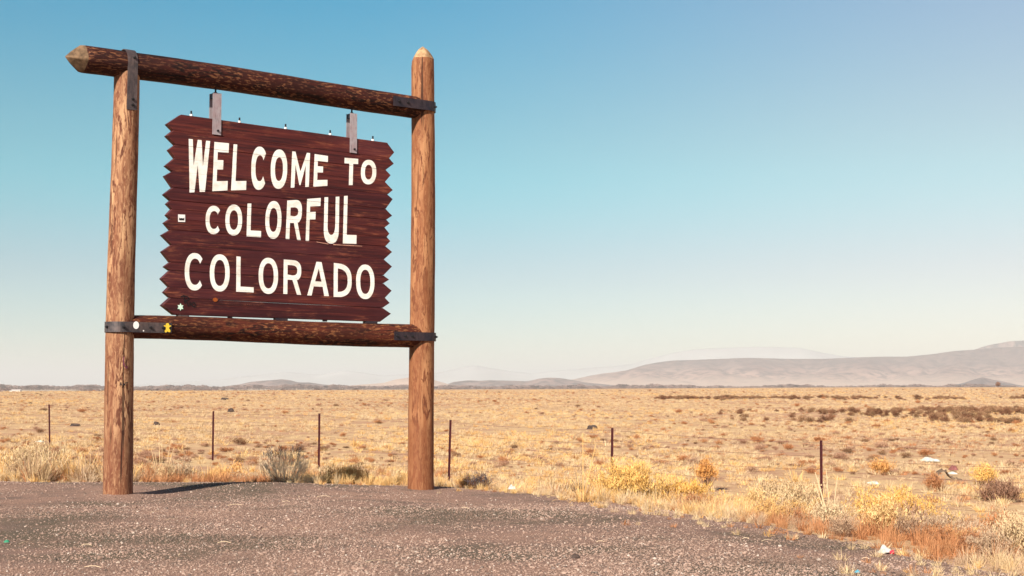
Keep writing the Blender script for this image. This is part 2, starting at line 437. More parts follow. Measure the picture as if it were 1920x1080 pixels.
hills("low_butte", 9000, [(-1805,1),(-1721,12),(-1654,28),(-1586,35),(-1519,39),(-1451,45),(-1400,39),(-1350,25),(-1282,25),(-1215,15),(-1080,1)], 500, 500, M['hill_dark'], 5, .3, .3, 120, 20)
hills("middle_butte", 9500, [(-1140,1),(-997,12),(-855,23),(-784,44),(-695,58),(-588,66),(-516,41),(-427,16),(-356,1)], 600, 600, M['hill'], 6, .3, .3, 120, 20)
hills("low_hills", 10000, [(-600,1),(-450,16),(-412,31),(-300,43),(-225,39),(-150,43),(0,39),(112,35),(187,54),(262,61),(337,58),(412,46),(506,28),(637,16),(787,1)], 700, 700, M['hill_dark'], 7, .3, .3, 160, 20)
hills("cinder_cone", 9000, [(2767,1),(2852,22),(2919,44),(2970,58),(3020,46),(3105,30),(3172,14),(3240,1)], 500, 500, M['hill_dark'], 8, .2, .3, 100, 20)
hills("eastern_foothills", 16000, [(-15000,1),(-14000,60),(-12500,40),(-11000,85),(-9500,30),(-8000,1)], 1500, 1500, M['hill'], 9, .3, .3, 160, 20)

# ---------------------------------------------------------------- haze
hz = MB(); hz.box(-70000, 70000, -43000, 60000, -16, 474)
hm = bpy.data.materials.new("thin_air_haze"); hm.use_nodes = True
hm.node_tree.nodes.clear()
ho = hm.node_tree.nodes.new("ShaderNodeOutputMaterial"); hv = hm.node_tree.nodes.new("ShaderNodeVolumePrincipled")
hv.inputs["Color"].default_value = (1.0, .985, .965, 1); hv.inputs["Density"].default_value = 6.6e-5; hv.inputs["Anisotropy"].default_value = .0
hm.node_tree.links.new(hv.outputs[0], ho.inputs["Volume"])
haze = obj("haze", hz.mesh("haze", hm), kind='stuff')

# ---------------------------------------------------------------- the sign: log frame
U_ANG = math.atan2(.5944843, .80410722)
BASE = Vector((-5.0906, 18.5, 0))
T = .09      # board thickness; local X runs along the sign, local -Y faces the camera side
frame = thing("sign_frame", "tall log frame with two posts, two cross logs and steel straps, holding the maroon sign", "sign frame", BASE, U_ANG)
def log_mesh(name, length, r0, r1, mats, seed, tip0=None, tip1=None, n=40, rings=90, facets=5, bend=.012):
    """log along +Z; tip = length of a hewn, faceted point at that end"""
    rnd = random.Random(seed); ph = [rnd.uniform(0, 6.28) for _ in range(8)]
    V = []; F = []; MI = []
    zs = [length*i/(rings-1) for i in range(rings)]
    if tip0: zs = [z for z in zs if z > tip0*1.02]; zs = [tip0*q for q in (0.0, .2, .4, .6, .8, .95)] + zs
    if tip1:
        zs = [z for z in zs if z < length-tip1*1.02] + [length-tip1*q for q in (.95, .8, .6, .4, .2, 0.0)]
    for z in zs:
        t = z/length; r = r0+(r1-r0)*t
        cx = bend*math.sin(2.1*t*3.1+ph[0]); cy = bend*math.sin(1.7*t*3.1+ph[1])
        cut = 1.0
        if tip0 and z < tip0: cut = max(.02, (z/tip0)**.8)
        if tip1 and z > length-tip1: cut = max(.02, ((length-z)/tip1)**.62)
        for k in range(n):
            a = 2*math.pi*k/n
            rr = r*(1+.018*math.sin(2*a+ph[2]+2*t)+.012*math.sin(3*a+ph[3]-5*t)+.010*math.sin(5*a+9*t+ph[4])+.008*math.sin(z*7+ph[5])*math.sin(a+ph[6])+rnd.uniform(-.004, .004))
            if cut < 1:
                # plane facets meeting at the point
                fa = 2*math.pi/facets; da = ((a+ph[7]) % fa)-fa/2
                rr = min(rr, r*cut*1.0/max(.2, math.cos(da)))
            V.append((cx+rr*math.cos(a), cy+rr*math.sin(a), z))
    m = len(zs)
    for i in range(m-1):
        for k in range(n):
            F.append((i*n+k, i*n+(k+1) % n, (i+1)*n+(k+1) % n, (i+1)*n+k))
            zc = (zs[i]+zs[i+1])/2
            MI.append(1 if (tip0 and zc < tip0*.8) or (tip1 and zc > length-tip1*.8) else 0)
    F.append(tuple(range(n))[::-1]); MI.append(1); F.append(tuple(range((m-1)*n, m*n))); MI.append(1)
    return mesh(name, V, F, mats, True, MI)
obj("post", log_mesh("post", 6.05, .187, .166, [M['post'], M['cut']], 4), frame, (.0, 0, -.45), label="left log post, light brown with mottled bark marks")
obj("post", log_mesh("post", 7.04, .196, .168, [M['post_r'], M['cut_post']], 9, tip1=.24), frame, (4.655, 0, -.45), label="right log post, orange brown with a hewn point")
obj("cross_log", log_mesh("cross_log", 5.44, .183, .164, [M['beam'], M['cut']], 13, tip0=.30, facets=4), frame, (-.81, 0, 5.682), (0, math.radians(90.35), 0), label="dark stained top log with a pointed left end")
obj("cross_log", log_mesh("cross_log", 4.62, .153, .171, [M['beam_low'], M['cut']], 17), frame, (.02, 0, 2.222), (0, math.radians(90.35), 0), label="reddish bottom log")

def strap_mesh(name, path, th, w, mat, axis='Z'):
    """flat bar bent along PATH (a, b) in one plane, W wide across it"""
    P = [Vector(p) for p in path]; out = []; inn = []
    for i, p in enumerate(P):
        d = (P[min(i+1, len(P)-1)]-P[max(i-1, 0)]).normalized(); nn = Vector((d.y, -d.x))
        out.append(p+nn*th); inn.append(p)
    V = []; F = []
    def put(p, h): return (p.x, p.y, h) if axis == 'Z' else (h, p.x, p.y)
    for a, b_ in zip(inn, out):
        V += [put(a, -w/2), put(a, w/2), put(b_, w/2), put(b_, -w/2)]
    for i in range(len(P)-1):
        for k in range(4): F.append((i*4+k, i*4+(k+1) % 4, (i+1)*4+(k+1) % 4, (i+1)*4+k))
    F.append((0, 1, 2, 3)[::-1]); e = (len(P)-1)*4; F.append((e, e+1, e+2, e+3))
    me = mesh(name, V, F, mat)
    bm = bmesh.new(); bm.from_mesh(me); bmesh.ops.recalc_face_normals(bm, faces=bm.faces); bm.to_mesh(me); bm.free()
    return me
def arc(cx, cy, r, a0, a1, n=18): return [(cx+r*math.cos(math.radians(a0+(a1-a0)*i/n)), cy+r*math.sin(math.radians(a0+(a1-a0)*i/n))) for i in range(n+1)]
def bolt(parent, p, d=(0,-1,0), r=.019, h=.018):
    b = MB(); p = Vector(p); d = Vector(d).normalized()
    b.cyl(p-d*.006, p+d*h, r, r*.92, 6); b.cyl(p+d*h, p+d*(h+.012), r*.5, r*.4, 8)
    return obj("bolt", b.mesh("bolt", M['bolt']), parent)
# lower left: round the post at its outer side, then along both faces of the bottom log
rL = .196
s = obj("steel_strap", strap_mesh("steel_strap", [(.625, -.172), (.30, -.176)] + arc(0, 0, rL, -85, -275, 26) + [(.30, .176), (.625, .172)], -.009, .135, M['strap']), frame, (0, 0, 2.213), label="steel strap around the left post and the bottom log")
for u, y in ((-.045, -.215), (.33, -.186), (.50, -.184)): bolt(s, (u, y, 0))
bolt(s, (-.20, -.05, 0), (-1, -.2, 0))
# lower right
s = obj("steel_strap", strap_mesh("steel_strap", [(4.055, -.182), (4.35, -.186)] + arc(4.655, 0, .203, -97, 97, 26) + [(4.35, .186), (4.055, .182)], .009, .125, M['strap_dark']), frame, (0, 0, 2.182), label="steel strap around the right post and the bottom log")
for u, y in ((4.10, -.195), (4.24, -.196), (4.36, -.197)): bolt(s, (u, y, 0))
bolt(s, (4.80, -.16, 0), (.7, -.7, 0))
# upper right
s = obj("steel_strap", strap_mesh("steel_strap", [(4.02, -.176), (4.35, -.180)] + arc(4.655, 0, .186, -97, 97, 26) + [(4.35, .180), (4.02, .176)], .009, .145, M['strap_dark']), frame, (0, 0, 5.652), label="steel strap around the right post and the top log")
for u, y in ((4.12, -.189), (4.27, -.190)): bolt(s, (u, y, 0))
bolt(s, (4.78, -.15, 0), (.7, -.7, 0))
# upper left: an inverted U over the top log, down both faces of the post
s = obj("steel_strap", strap_mesh("steel_strap", [(-.176, 5.05), (-.180, 5.40)] + arc(0, 5.68, .190, 190, -10, 26) + [(.180, 5.40), (.176, 5.05)], -.009, .135, M['strap'], 'X'), frame, (.022, 0, 0), label="steel strap over the top log, bolted to the left post")
for z in (5.115, 5.19): bolt(s, (.0+.01, -.190, z))
bolt(s, (.02, -.200, 5.74))

# ---------------------------------------------------------------- the sign board
BO = Vector((2.35, 0, 2.38))
R3 = Matrix.Rotation(U_ANG, 3, 'Z')
board = thing("welcome_sign", "maroon plank sign with zigzag ends reading WELCOME TO COLORFUL COLORADO, hung in a log frame", "sign", BASE + R3 @ BO, U_ANG)
LT = [(.570,4.946),(.566,4.786),(.603,4.602),(.562,4.382),(.553,4.245),(.546,3.997),(.589,3.875),(.588,3.724),(.560,3.618),(.529,3.452),(.533,3.231),(.571,3.033),(.529,2.871),(.569,2.692),(.543,2.517)]
LV = [(.769,5.095),(.659,4.868),(.695,4.677),(.695,4.499),(.664,4.316),(.668,4.100),(.642,3.922),(.662,3.808),(.642,3.678),(.649,3.527),(.670,3.328),(.652,3.098),(.649,2.984),(.643,2.766),(.656,2.624),(.717,2.394)]
RT = [(4.126,4.911),(4.120,4.740),(4.066,4.563),(4.102,4.345),(4.102,4.211),(4.095,3.962),(4.055,3.845),(4.050,3.694),(4.069,3.585),(4.098,3.426),(4.098,3.210),(4.049,3.013),(4.094,2.852),(4.061,2.670),(4.089,2.513)]
RV = [(4.002,5.044),(4.042,4.817),(3.981,4.635),(3.969,4.456),(4.011,4.271),(3.985,4.060),(3.999,3.895),(3.968,3.780),(4.007,3.644),(3.985,3.501),(3.959,3.307),(3.954,3.074),(3.952,2.952),(3.980,2.744),(3.944,2.596),(3.902,2.386)]
rp = random.Random(12)
Yoff = [rp.uniform(-.0022, .0022) for _ in range(15)]
Yoff[13] = -.001; Yoff[14] = .001; Yoff[0] = .002
def off(p): return (p[0]-BO.x, p[1]-BO.z)
for i in range(15):
    g = .0006 if i not in (5, 11, 14) else .003
    poly = [off(q) for q in (LV[i], LT[i], LV[i+1], RV[i+1], RT[i], RV[i])]
    poly[0] = (poly[0][0], poly[0][1]-g); poly[5] = (poly[5][0], poly[5][1]-g)
    poly[2] = (poly[2][0], poly[2][1]+g); poly[3] = (poly[3][0], poly[3][1]+g)
    cz = sum(p[1] for p in poly)/6
    # long edges get a few points with a slight sawn waviness
    top = [poly[5]] + [(poly[5][0]+(poly[0][0]-poly[5][0])*t, poly[5][1]+(poly[0][1]-poly[5][1])*t-rp.uniform(0, .002)) for t in (.2,.4,.6,.8)] + [poly[0]]
    bot = [poly[2]] + [(poly[2][0]+(poly[3][0]-poly[2][0])*t, poly[2][1]+(poly[3][1]-poly[2][1])*t+rp.uniform(0, .002)) for t in (.2,.4,.6,.8)] + [poly[3]]
    ring = top + [poly[1]] + bot + [poly[4]]
    n = len(ring); ch = rp.uniform(.0012, .0025) if i not in (1, 5, 8, 14) else .006
    V = []; yo = Yoff[i]
    def inset(p): return (p[0]-math.copysign(ch, p[0])*.8, p[1]+(ch if p[1] < cz-.01 else -ch if p[1] > cz+.01 else 0))
    V += [(x_, T/2+yo, z_) for x_, z_ in ring]
    V += [(x_, -T/2+yo+ch, z_) for x_, z_ in ring]
    V += [(inset(p)[0], -T/2+yo, inset(p)[1]) for p in ring]
    F = [(k, (k+1) % n, n+(k+1) % n, n+k) for k in range(n)] + [(n+k, n+(k+1) % n, 2*n+(k+1) % n, 2*n+k) for k in range(n)]
    F += [tuple(range(n))[::-1], tuple(range(2*n, 3*n))]
    me = mesh("plank", V, F, M['plank'])
    bm = bmesh.new(); bm.from_mesh(me); bmesh.ops.triangulate(bm, faces=[f for f in bm.faces if len(f.verts) > 4]); bmesh.ops.recalc_face_normals(bm, faces=bm.faces); bm.to_mesh(me); bm.free()
    obj("plank", me, board)

# ---- lettering
LET = [('W', 0.878, 4.775, 1.189, 4.777, 0.88, 4.046, 1.184, 4.085),
('E', 1.251, 4.772, 1.467, 4.775, 1.229, 4.093, 1.452, 4.122),
('L', 1.535, 4.769, 1.74, 4.774, 1.505, 4.127, 1.731, 4.152),
('C', 1.809, 4.773, 2.058, 4.779, 1.801, 4.154, 2.045, 4.184),
('O', 2.107, 4.762, 2.366, 4.769, 2.098, 4.194, 2.355, 4.222),
('M', 2.436, 4.759, 2.72, 4.762, 2.417, 4.24, 2.704, 4.277),
('E', 2.793, 4.756, 3.01, 4.748, 2.775, 4.284, 3.002, 4.316),
('T', 3.283, 4.749, 3.51, 4.754, 3.272, 4.347, 3.502, 4.37),
('O', 3.559, 4.751, 3.819, 4.763, 3.553, 4.381, 3.815, 4.409),
('C', 1.14, 3.893, 1.374, 3.899, 1.139, 3.503, 1.372, 3.512),
('O', 1.429, 3.929, 1.679, 3.941, 1.428, 3.504, 1.68, 3.513),
('L', 1.755, 3.965, 1.97, 3.984, 1.748, 3.51, 1.967, 3.51),
('O', 2.031, 4.02, 2.28, 4.042, 2.028, 3.496, 2.278, 3.503),
('R', 2.365, 4.054, 2.604, 4.087, 2.347, 3.51, 2.585, 3.507),
('F', 2.679, 4.101, 2.897, 4.133, 2.662, 3.503, 2.88, 3.508),
('U', 2.957, 4.146, 3.2, 4.176, 2.95, 3.484, 3.196, 3.493),
('L', 3.277, 4.191, 3.499, 4.22, 3.265, 3.5, 3.49, 3.505),
('C', 0.852, 3.238, 1.135, 3.236, 0.849, 2.734, 1.132, 2.729),
('O', 1.213, 3.24, 1.503, 3.238, 1.209, 2.732, 1.502, 2.731),
('L', 1.6, 3.224, 1.862, 3.217, 1.602, 2.74, 1.865, 2.738),
('O', 1.938, 3.232, 2.236, 3.23, 1.936, 2.729, 2.236, 2.726),
('R', 2.321, 3.22, 2.597, 3.215, 2.319, 2.738, 2.6, 2.733),
('A', 2.708, 3.217, 3.051, 3.212, 2.695, 2.73, 3.044, 2.732),
('D', 3.119, 3.213, 3.417, 3.204, 3.12, 2.725, 3.414, 2.721),
('O', 3.49, 3.219, 3.799, 3.212, 3.487, 2.712, 3.797, 2.712)]
def oval(x0, x1, y0, y1, a0=0, a1=360, n=40, p=2.25):
    cx, cy, rx, ry = (x0+x1)/2, (y0+y1)/2, (x1-x0)/2, (y1-y0)/2; out = []
    m = n if a1-a0 == 360 else n+1
    for i in range(m):
        a = math.radians(a0+(a1-a0)*i/n); c, s_ = math.cos(a), math.sin(a)
        out.append((cx+rx*math.copysign(abs(c)**(2/p), c), cy+ry*math.copysign(abs(s_)**(2/p), s_)))
    return out
def glyph(ch, s, b):
    """outlines in a unit box: [outer, hole...] loops; S stem width, B bar height"""
    if ch == 'O': return [[oval(0,1,0,1), oval(s,1-s,b,1-b)]]
    if ch == 'C':
        o = oval(0,1,0,1,42,318); i_ = oval(s,1-s*.8,b,1-b,36,324); return [[o+i_[::-1]]]
    if ch == 'E': return [[[(0,0),(1,0),(1,b),(s,b),(s,.54-b*.5),(.66,.54-b*.5),(.66,.54+b*.48),(s,.54+b*.48),(s,1-b),(1,1-b),(1,1),(0,1)]]]
    if ch == 'F': return [[[(0,0),(s,0),(s,.60-b*.5),(.66,.60-b*.5),(.66,.60+b*.45),(s,.60+b*.45),(s,1-b),(1,1-b),(1,1),(0,1)]]]
    if ch == 'L': return [[[(0,0),(1,0),(1,b),(s,b),(s,1),(0,1)]]]
    if ch == 'T': return [[[(.36,0),(.64,0),(.64,1-b),(1,1-b),(1,1),(0,1),(0,1-b),(.36,1-b)]]]
    if ch == 'W': return [[[(0,1),(.07,0),(.30,0),(.435,.52),(.55,0),(.80,0),(1,1),(.81,1),(.68,.50),(.60,1),(.42,1),(.24,.50),(.19,1)]]]
    if ch == 'M': return [[[(0,0),(.20,0),(.215,.63),(.47,.06),(.53,.06),(.785,.63),(.80,0),(1,0),(1,1),(.82,1),(.515,.47),(.485,.47),(.18,1),(0,1)]]]
    if ch == 'A': return [[[(0,0),(.20,0),(.285,.27),(.70,.27),(.78,0),(1,0),(.62,1),(.38,1)], [(.34,.27+b),(.64,.27+b),(.50,.80)]]]
    if ch == 'U':
        o = oval(0,1,0,.62,180,360,24,2.4); i_ = oval(s,1-s,b,.60,180,360,24,2.2)
        return [[[(0,1)]+o+[(1,1),(1-s,1)]+i_[::-1]+[(s,1)]]]
    if ch == 'D':
        o = oval(-.72,1,0,1,-78,78,26,2.6); i_ = oval(-.45,1-s,b,1-b,-72,72,24,2.5)
        return [[[(0,0)]+[q for q in o if q[0] > .1]+[(0,1)], [(s,b)]+[q for q in i_ if q[0] > s+.02]+[(s,1-b)]]]
    if ch == 'R':
        o = oval(.0,1,.40,1,-62,90,24,2.6)
        i_ = oval(.1,1-s,.40+b,1-b,-84,84,20,2.6)
        return [[[(0,0),(s,0),(s,.42),(.50,.42),(.76,0),(1,0),(.735,.45)]+[q for q in o if q[0] > .5]+[(0,1)], [(s,.42+b)]+[q for q in i_ if q[0] > s+.1]+[(s,1-b)]]]
SB = [(.26,.20)]*9 + [(.245,.185)]*8 + [(.225,.15)]*8
for (row, (s_, b_)) in zip(LET, SB):
    ch = row[0]; TL, TR, BL, BR = [Vector(row[1+2*k:3+2*k]) for k in range(4)]
    if ch == 'W': s_ = .2
    if ch == 'L': s_ = .27 if b_ > .16 else .24
    bm = bmesh.new()
    for loops in glyph(ch, s_, b_):
        L3 = [[Vector((q[0], q[1], 0)) for q in lp] for lp in loops]
        flat = [v for lp in L3 for v in lp]
        vs = []
        for v in flat:
            x_, y_ = v.x, v.y
            q = (BL*(1-x_)+BR*x_)*(1-y_)+(TL*(1-x_)+TR*x_)*y_
            vs.append(bm.verts.new((q.x-BO.x, 0, q.y-BO.z)))
        for tri in tessellate_polygon(L3):
            try: bm.faces.new([vs[k] for k in tri])
            except ValueError: pass
    V = []; F = []
    for i in range(15):
        bc = bm.copy()
        for (pa, pb, sg) in ((LV[i], RV[i], 1), (LV[i+1], RV[i+1], -1)):
            a = Vector((pa[0]-BO.x, 0, pa[1]-BO.z)); c_ = Vector((pb[0]-BO.x, 0, pb[1]-BO.z))
            d = (c_-a).normalized(); nn = Vector((-d.z, 0, d.x))*sg
            bmesh.ops.bisect_plane(bc, geom=bc.verts[:]+bc.edges[:]+bc.faces[:], plane_co=a-nn*(.0008 if i not in (1, 5, 8, 14) else .003), plane_no=nn, clear_outer=True)
        if bc.faces:
            bc.verts.ensure_lookup_table(); n0 = len(V)
            bc.verts.index_update()
            V += [(v.co.x, -T/2+Yoff[i]-.0016, v.co.z) for v in bc.verts]
            F += [tuple(n0+v.index for v in f.verts) for f in bc.faces]
        bc.free()
    bm.free()
    me = mesh("letter", V, F, M['paint'])
    o = obj("letter", me, board); o["label"] = "painted cream letter " + ch
# thin rods with pale spacers standing on the top edge, nuts and wood shims below
for u in (.928, 1.641, 2.351, 3.067, 3.781):
    zt = LV[0][1]+(RV[0][1]-LV[0][1])*(u-.769)/(4.002-.769)-BO.z
    b1 = MB(); b1.cyl((u-BO.x, -.0, zt-.02), (u-BO.x, 0, zt+.076), .0125, n=8)
    r_ = obj("threaded_rod", b1.mesh("threaded_rod", M['black']), board)
    b2 = MB(); b2.cyl((u-BO.x, 0, zt-.003), (u-BO.x, 0, zt+.030), .020, n=8); obj("spacer", b2.mesh("spacer", M['white']), r_)
for u0, u1, nm in ((.775,.925,'shim'), (2.215,2.395,'shim'), (3.66,3.855,'shim'), (1.50,1.575,'nut'), (2.975,3.04,'nut')):
    b1 = MB()
    if nm == 'shim': b1.box(u0-BO.x, u1-BO.x, -.045, .045, -.022, .016)
    else: b1.cyl(((u0+u1)/2-BO.x, 0, -.010), ((u0+u1)/2-BO.x, 0, .014), .036, n=6)
    obj("wood_shim" if nm == 'shim' else "rod_nut", b1.mesh(nm, M['strap_dark'] if u0 > 1 else M['strap']), board)
# hangers: two steel bars each, bolted through the board, spacer block and eye bolt at the top
for u0, u1, zt, zb in ((1.215,1.342,5.447,4.873), (3.364,3.480,5.413,4.832)):
    hroot = MB(); uc = (u0+u1)/2
    hroot.box(u0-BO.x, u1-BO.x, -T/2-.013, -T/2-.006, zb-BO.z, zt-BO.z)
    hg = obj("hanger_bar", hroot.mesh("hanger_bar", M['galv']), board, label="front steel hanger bar")
    h2 = MB(); h2.box(u0-BO.x, u1-BO.x, T/2+.006, T/2+.013, zb-BO.z, zt-BO.z)
    obj("hanger_bar", h2.mesh("hanger_bar", M['galv']), board, label="rear steel hanger bar")
    h3 = MB(); h3.box(u0+.006-BO.x, u1-.006-BO.x, -T/2-.006, T/2+.006, zt-.070-BO.z, zt-.004-BO.z)
    obj("spacer_block", h3.mesh("spacer_block", M['strap_dark']), board)
    h4 = MB(); h4.cyl((uc-BO.x, 0, zt-.01-BO.z), (uc-BO.x, 0, zt+.085-BO.z), .013, n=8); h4.cyl((uc-BO.x, 0, zt-.004-BO.z), (uc-BO.x, 0, zt+.018-BO.z), .026, n=6)
    obj("hanger_bolt", h4.mesh("hanger_bolt", M['bolt']), board)
    bolt(hg, (uc+.015-BO.x, -T/2-.013, zb+.055-BO.z), r=.017)
# stickers and marks
def flat_shape(name, pts, y, mat, parent, th=.0012):
    n = len(pts); V = [(x_, y, z_) for x_, z_ in pts]+[(x_, y-th, z_) for x_, z_ in pts]
    F = [tuple(range(n)), tuple(range(n, 2*n))[::-1]]+[(k, n+k, n+(k+1) % n, (k+1) % n) for k in range(n)]
    me = mesh(name, V, F, mat); bm = bmesh.new(); bm.from_mesh(me); bmesh.ops.triangulate(bm, faces=[f for f in bm.faces if len(f.verts) > 4]); bmesh.ops.recalc_face_normals(bm, faces=bm.faces); bm.to_mesh(me); bm.free()
    return obj(name, me, parent)
YF = -T/2-.0052
def rel(pts): return [(a-BO.x, c-BO.z) for a, c in pts]
st = flat_shape("sticker", rel([(.744,3.641),(.844,3.645),(.842,3.744),(.742,3.741)]), YF, M['white'], board); st["label"] = "square white sticker with a small black mark"
flat_shape("printed_mark", rel([(.757,3.662),(.830,3.665),(.830,3.705),(.812,3.690),(.795,3.697),(.775,3.690),(.758,3.700)]), YF-.0014, M['black'], st)
pts = []
for k in range(12):
    a = math.pi/2+k*math.pi/6; r_ = .048 if k % 2 == 0 else .026; pts.append((.797+r_*math.cos(a), 2.502+r_*1.05*math.sin(a)))
st = flat_shape("sticker", rel(pts), YF, M['mint'], board); st["label"] = "pale green star sticker"
kn = flat_shape("orange_knot", rel([(1.295+.038*math.cos(k*.7), 2.617+.028*math.sin(k*.7)) for k in range(9)]), YF, M['orange'], board)
def stroke(parent, name, lines, w, mat, y, origin):
    mb = MB()
    for line in lines:
        for (a, b2) in zip(line[:-1], line[1:]):
            a = Vector(a); b2 = Vector(b2); d = (b2-a).normalized(); nn = Vector((-d.y, d.x))*w/2; a -= d*w*.25; b2 = b2+d*w*.25
            q = [a+nn, b2+nn, b2-nn, a-nn]
            mb.add([(p.x-origin[0], y, p.y-origin[1]) for p in q], [(0,1,2,3)])
            y -= .0002
    return obj(name, mb.mesh(name, mat), parent)
RIO = [[(.80,2.640),(.835,2.655),(.885,2.648),(.915,2.625),(.900,2.600),(.862,2.592)], [(.845,2.650),(.850,2.600),(.862,2.545)], [(.862,2.592),(.895,2.560),(.905,2.520)],
       [(.932,2.575),(.930,2.530)], [(.985,2.570),(.962,2.560),(.955,2.535),(.975,2.515),(1.003,2.520),(1.008,2.545),(.985,2.570)]]
o = stroke(board, "handwritten_graffiti", RIO, .014, M['black'], YF, (BO.x, BO.z)); o["label"] = "black handwritten Rio"
rf = random.Random(5); lines = []
u = 1.22
while u < 2.02:
    if rf.random() < .82:
        k = rf.choice((0,1,2)); z0 = 2.553-(u-1.22)*.008; hh = .022
        if k == 0: lines += [[(u,z0),(u,z0+hh)],[(u,z0+hh),(u+.016,z0+hh*.5)],[(u+.016,z0+hh*.5),(u+.018,z0)]]
        elif k == 1: lines += [[(u+.014,z0+hh),(u,z0+hh*.6)],[(u,z0+hh*.6),(u+.014,z0)]]
        else: lines += [[(u+.007,z0),(u+.007,z0+hh)]]
    u += .028
o = stroke(board, "faded_writing", lines, .0055, M['faint'], YF, (BO.x, BO.z)); o["kind"] = "stuff"; o["label"] = "thin faded illegible handwriting"
# sprung splinter under the U and L of COLORFUL
sp = MB()
sp.add([(a-BO.x, -T/2-.012, c-BO.z) for a, c in [(2.83,3.500),(3.02,3.482),(3.02,3.474),(2.83,3.494)]]+[(a-BO.x, -T/2-.014, c-BO.z) for a, c in [(3.10,3.478),(3.58,3.482),(3.58,3.477),(3.10,3.470)]], [(0,1,2,3),(4,5,6,7)])
obj("splinter", sp.mesh("splinter", M['splinter']), board)
# stickers on the frame
def circ(cx, cz, rx, rz, n=14): return [(cx+rx*math.cos(2*math.pi*k/n), cz+rz*math.sin(2*math.pi*k/n)) for k in range(n)]
st = flat_shape("sticker", circ(.127,2.238,.040,.050), -.199, M['white'], frame); st["label"] = "round white sticker"
flat_shape("sticker", circ(.232,2.168,.009,.010), -.190, M['white'], frame)
fig = [(.555,2.277),(.572,2.272),(.580,2.258),(.577,2.245),(.604,2.247),(.608,2.238),(.580,2.222),(.578,2.205),(.596,2.185),(.596,2.160),(.578,2.156),(.558,2.168),(.538,2.152),(.520,2.158),(.520,2.182),(.536,2.205),(.534,2.222),(.504,2.236),(.508,2.247),(.533,2.246),(.531,2.260),(.540,2.272)]
st = flat_shape("sticker", fig, -.199, M['yellow'], frame); st["label"] = "yellow cut-out sticker"
AW = [[(-.072,1.452),(-.062,1.500),(-.048,1.456)], [(-.068,1.470),(-.052,1.472)], [(-.036,1.500),(-.030,1.454),(-.020,1.484),(-.010,1.456),(-.004,1.502)], [(.010,1.500),(.012,1.456)], [(.010,1.500),(.034,1.494)]]
def wrap_stroke(parent, name, lines, w, mat, R, z_shift=0):
    mb = MB(); k = 0
    for line in lines:
        for (a, b2) in zip(line[:-1], line[1:]):
            a = Vector(a); b2 = Vector(b2); d = (b2-a).normalized(); nn = Vector((-d.y, d.x))*w/2
            V = []
            for p in (a+nn, b2+nn, b2-nn, a-nn):
                th = p.x/R; V.append((R*math.sin(th), -R*math.cos(th)-.0004*k, p.y))
            mb.add(V, [(0,1,2,3)]); k += 1
    return obj(name, mb.mesh(name, mat), parent)
o = wrap_stroke(frame, "handwritten_graffiti", AW, .009, M['black'], .2005); o["label"] = "small black letters A W"
o = wrap_stroke(frame, "handwritten_graffiti", [[(-.03,1.83),(-.035,1.77),(-.02,1.71),(.01,1.68),(.02,1.71)],[(-.04,1.72),(-.015,1.74)]], .014, M['purple'], .2005); o["label"] = "faded purple scribble"

# ---------------------------------------------------------------- wire fence
FP = []
for i in range(-2, 8):
    Z_ = 25.4*(1+.1436*i); X_ = (-2530/2667.)*Z_ + 3106*25.4/2667.
    FP.append((X_, Z_))
gz = lambda x_, y_: float(ground_z(np.array([x_]), np.array([y_]))[0])
TOPS = {}
fence = thing("wire_fence", "barbed wire fence on thin maroon steel posts crossing the dry field behind the sign", "fence", (FP[2][0], FP[2][1], gz(*FP[2])))
FB = fence.location.copy()
LEAN = {0: (.01, 0), 1: (.02, 0), 2: (.035, 0), 3: (0, 0), 4: (0, 0), 6: (-.05, 0)}
top_meas = [None]*10
tz = lambda i: 1.45 - {-2:.93, -1:.95, 0:.962, 1:.85, 2:.772, 3:.694, 4:.70, 5:.66, 6:.603, 7:.60}[i]
wire_pts = {k: [] for k in range(5)}
fdir = Vector((FP[1][0]-FP[0][0], FP[1][1]-FP[0][1], 0)).normalized()
for n_, i in enumerate(range(-2, 8)):
    x_, y_ = FP[n_]; g0 = gz(x_, y_); zt = tz(i); lean = LEAN.get(i, (0, 0))
    b1 = MB(); w = .046; nrm = Vector((-fdir.y, fdir.x, 0))
    def P(a, c, z): q = fdir*a+nrm*c; s_ = (z-g0)/(zt-g0); return (x_+q.x+lean[0]*s_-FB.x, y_+q.y-FB.y, z-FB.z)
    def prism(a0, a1, c0, c1, z0, z1):
        b1.add([P(a, c, z) for z in (z0, z1) for c in (c0, c1) for a in (a0, a1)], [(0,2,3,1),(4,5,7,6),(0,1,5,4),(2,6,7,3),(0,4,6,2),(1,3,7,5)])
    prism(-w/2, w/2, -.004, .004, g0-.35, zt); prism(-.004, .004, .004, .042, g0-.35, zt)
    z = g0+.1
    while z < zt-.05: prism(-.006, .006, -.011, -.004, z, z+.014); z += .055
    post = obj("fence_post", b1.mesh("fence_post", M['fence']), fence)
    for k in range(5): wire_pts[k].append((x_+lean[0]*.8, y_-.014, g0+(zt-g0)*(.965-.185*k) - (.0 if k < 4 else .02)))
rw = random.Random(3)
for k in range(5):
    b1 = MB(); P_ = wire_pts[k]
    for a, b2 in zip(P_[:-1], P_[1:]):
        a = Vector(a)-FB; b2 = Vector(b2)-FB; sag = rw.uniform(.015, .06); prev = a
        for q in range(1, 11):
            t = q/10; p = a.lerp(b2, t); p.z -= sag*4*t*(1-t); b1.cyl(prev, p, .0038, n=4, cap=False)
            m_ = prev.lerp(p, .5); b1.cyl(m_+Vector((-.012,0,-.018)), m_+Vector((.012,0,.018)), .0024, n=3, cap=False)
            prev = p
    obj("wire_strand", b1.mesh("wire_strand", M['wire']), fence)
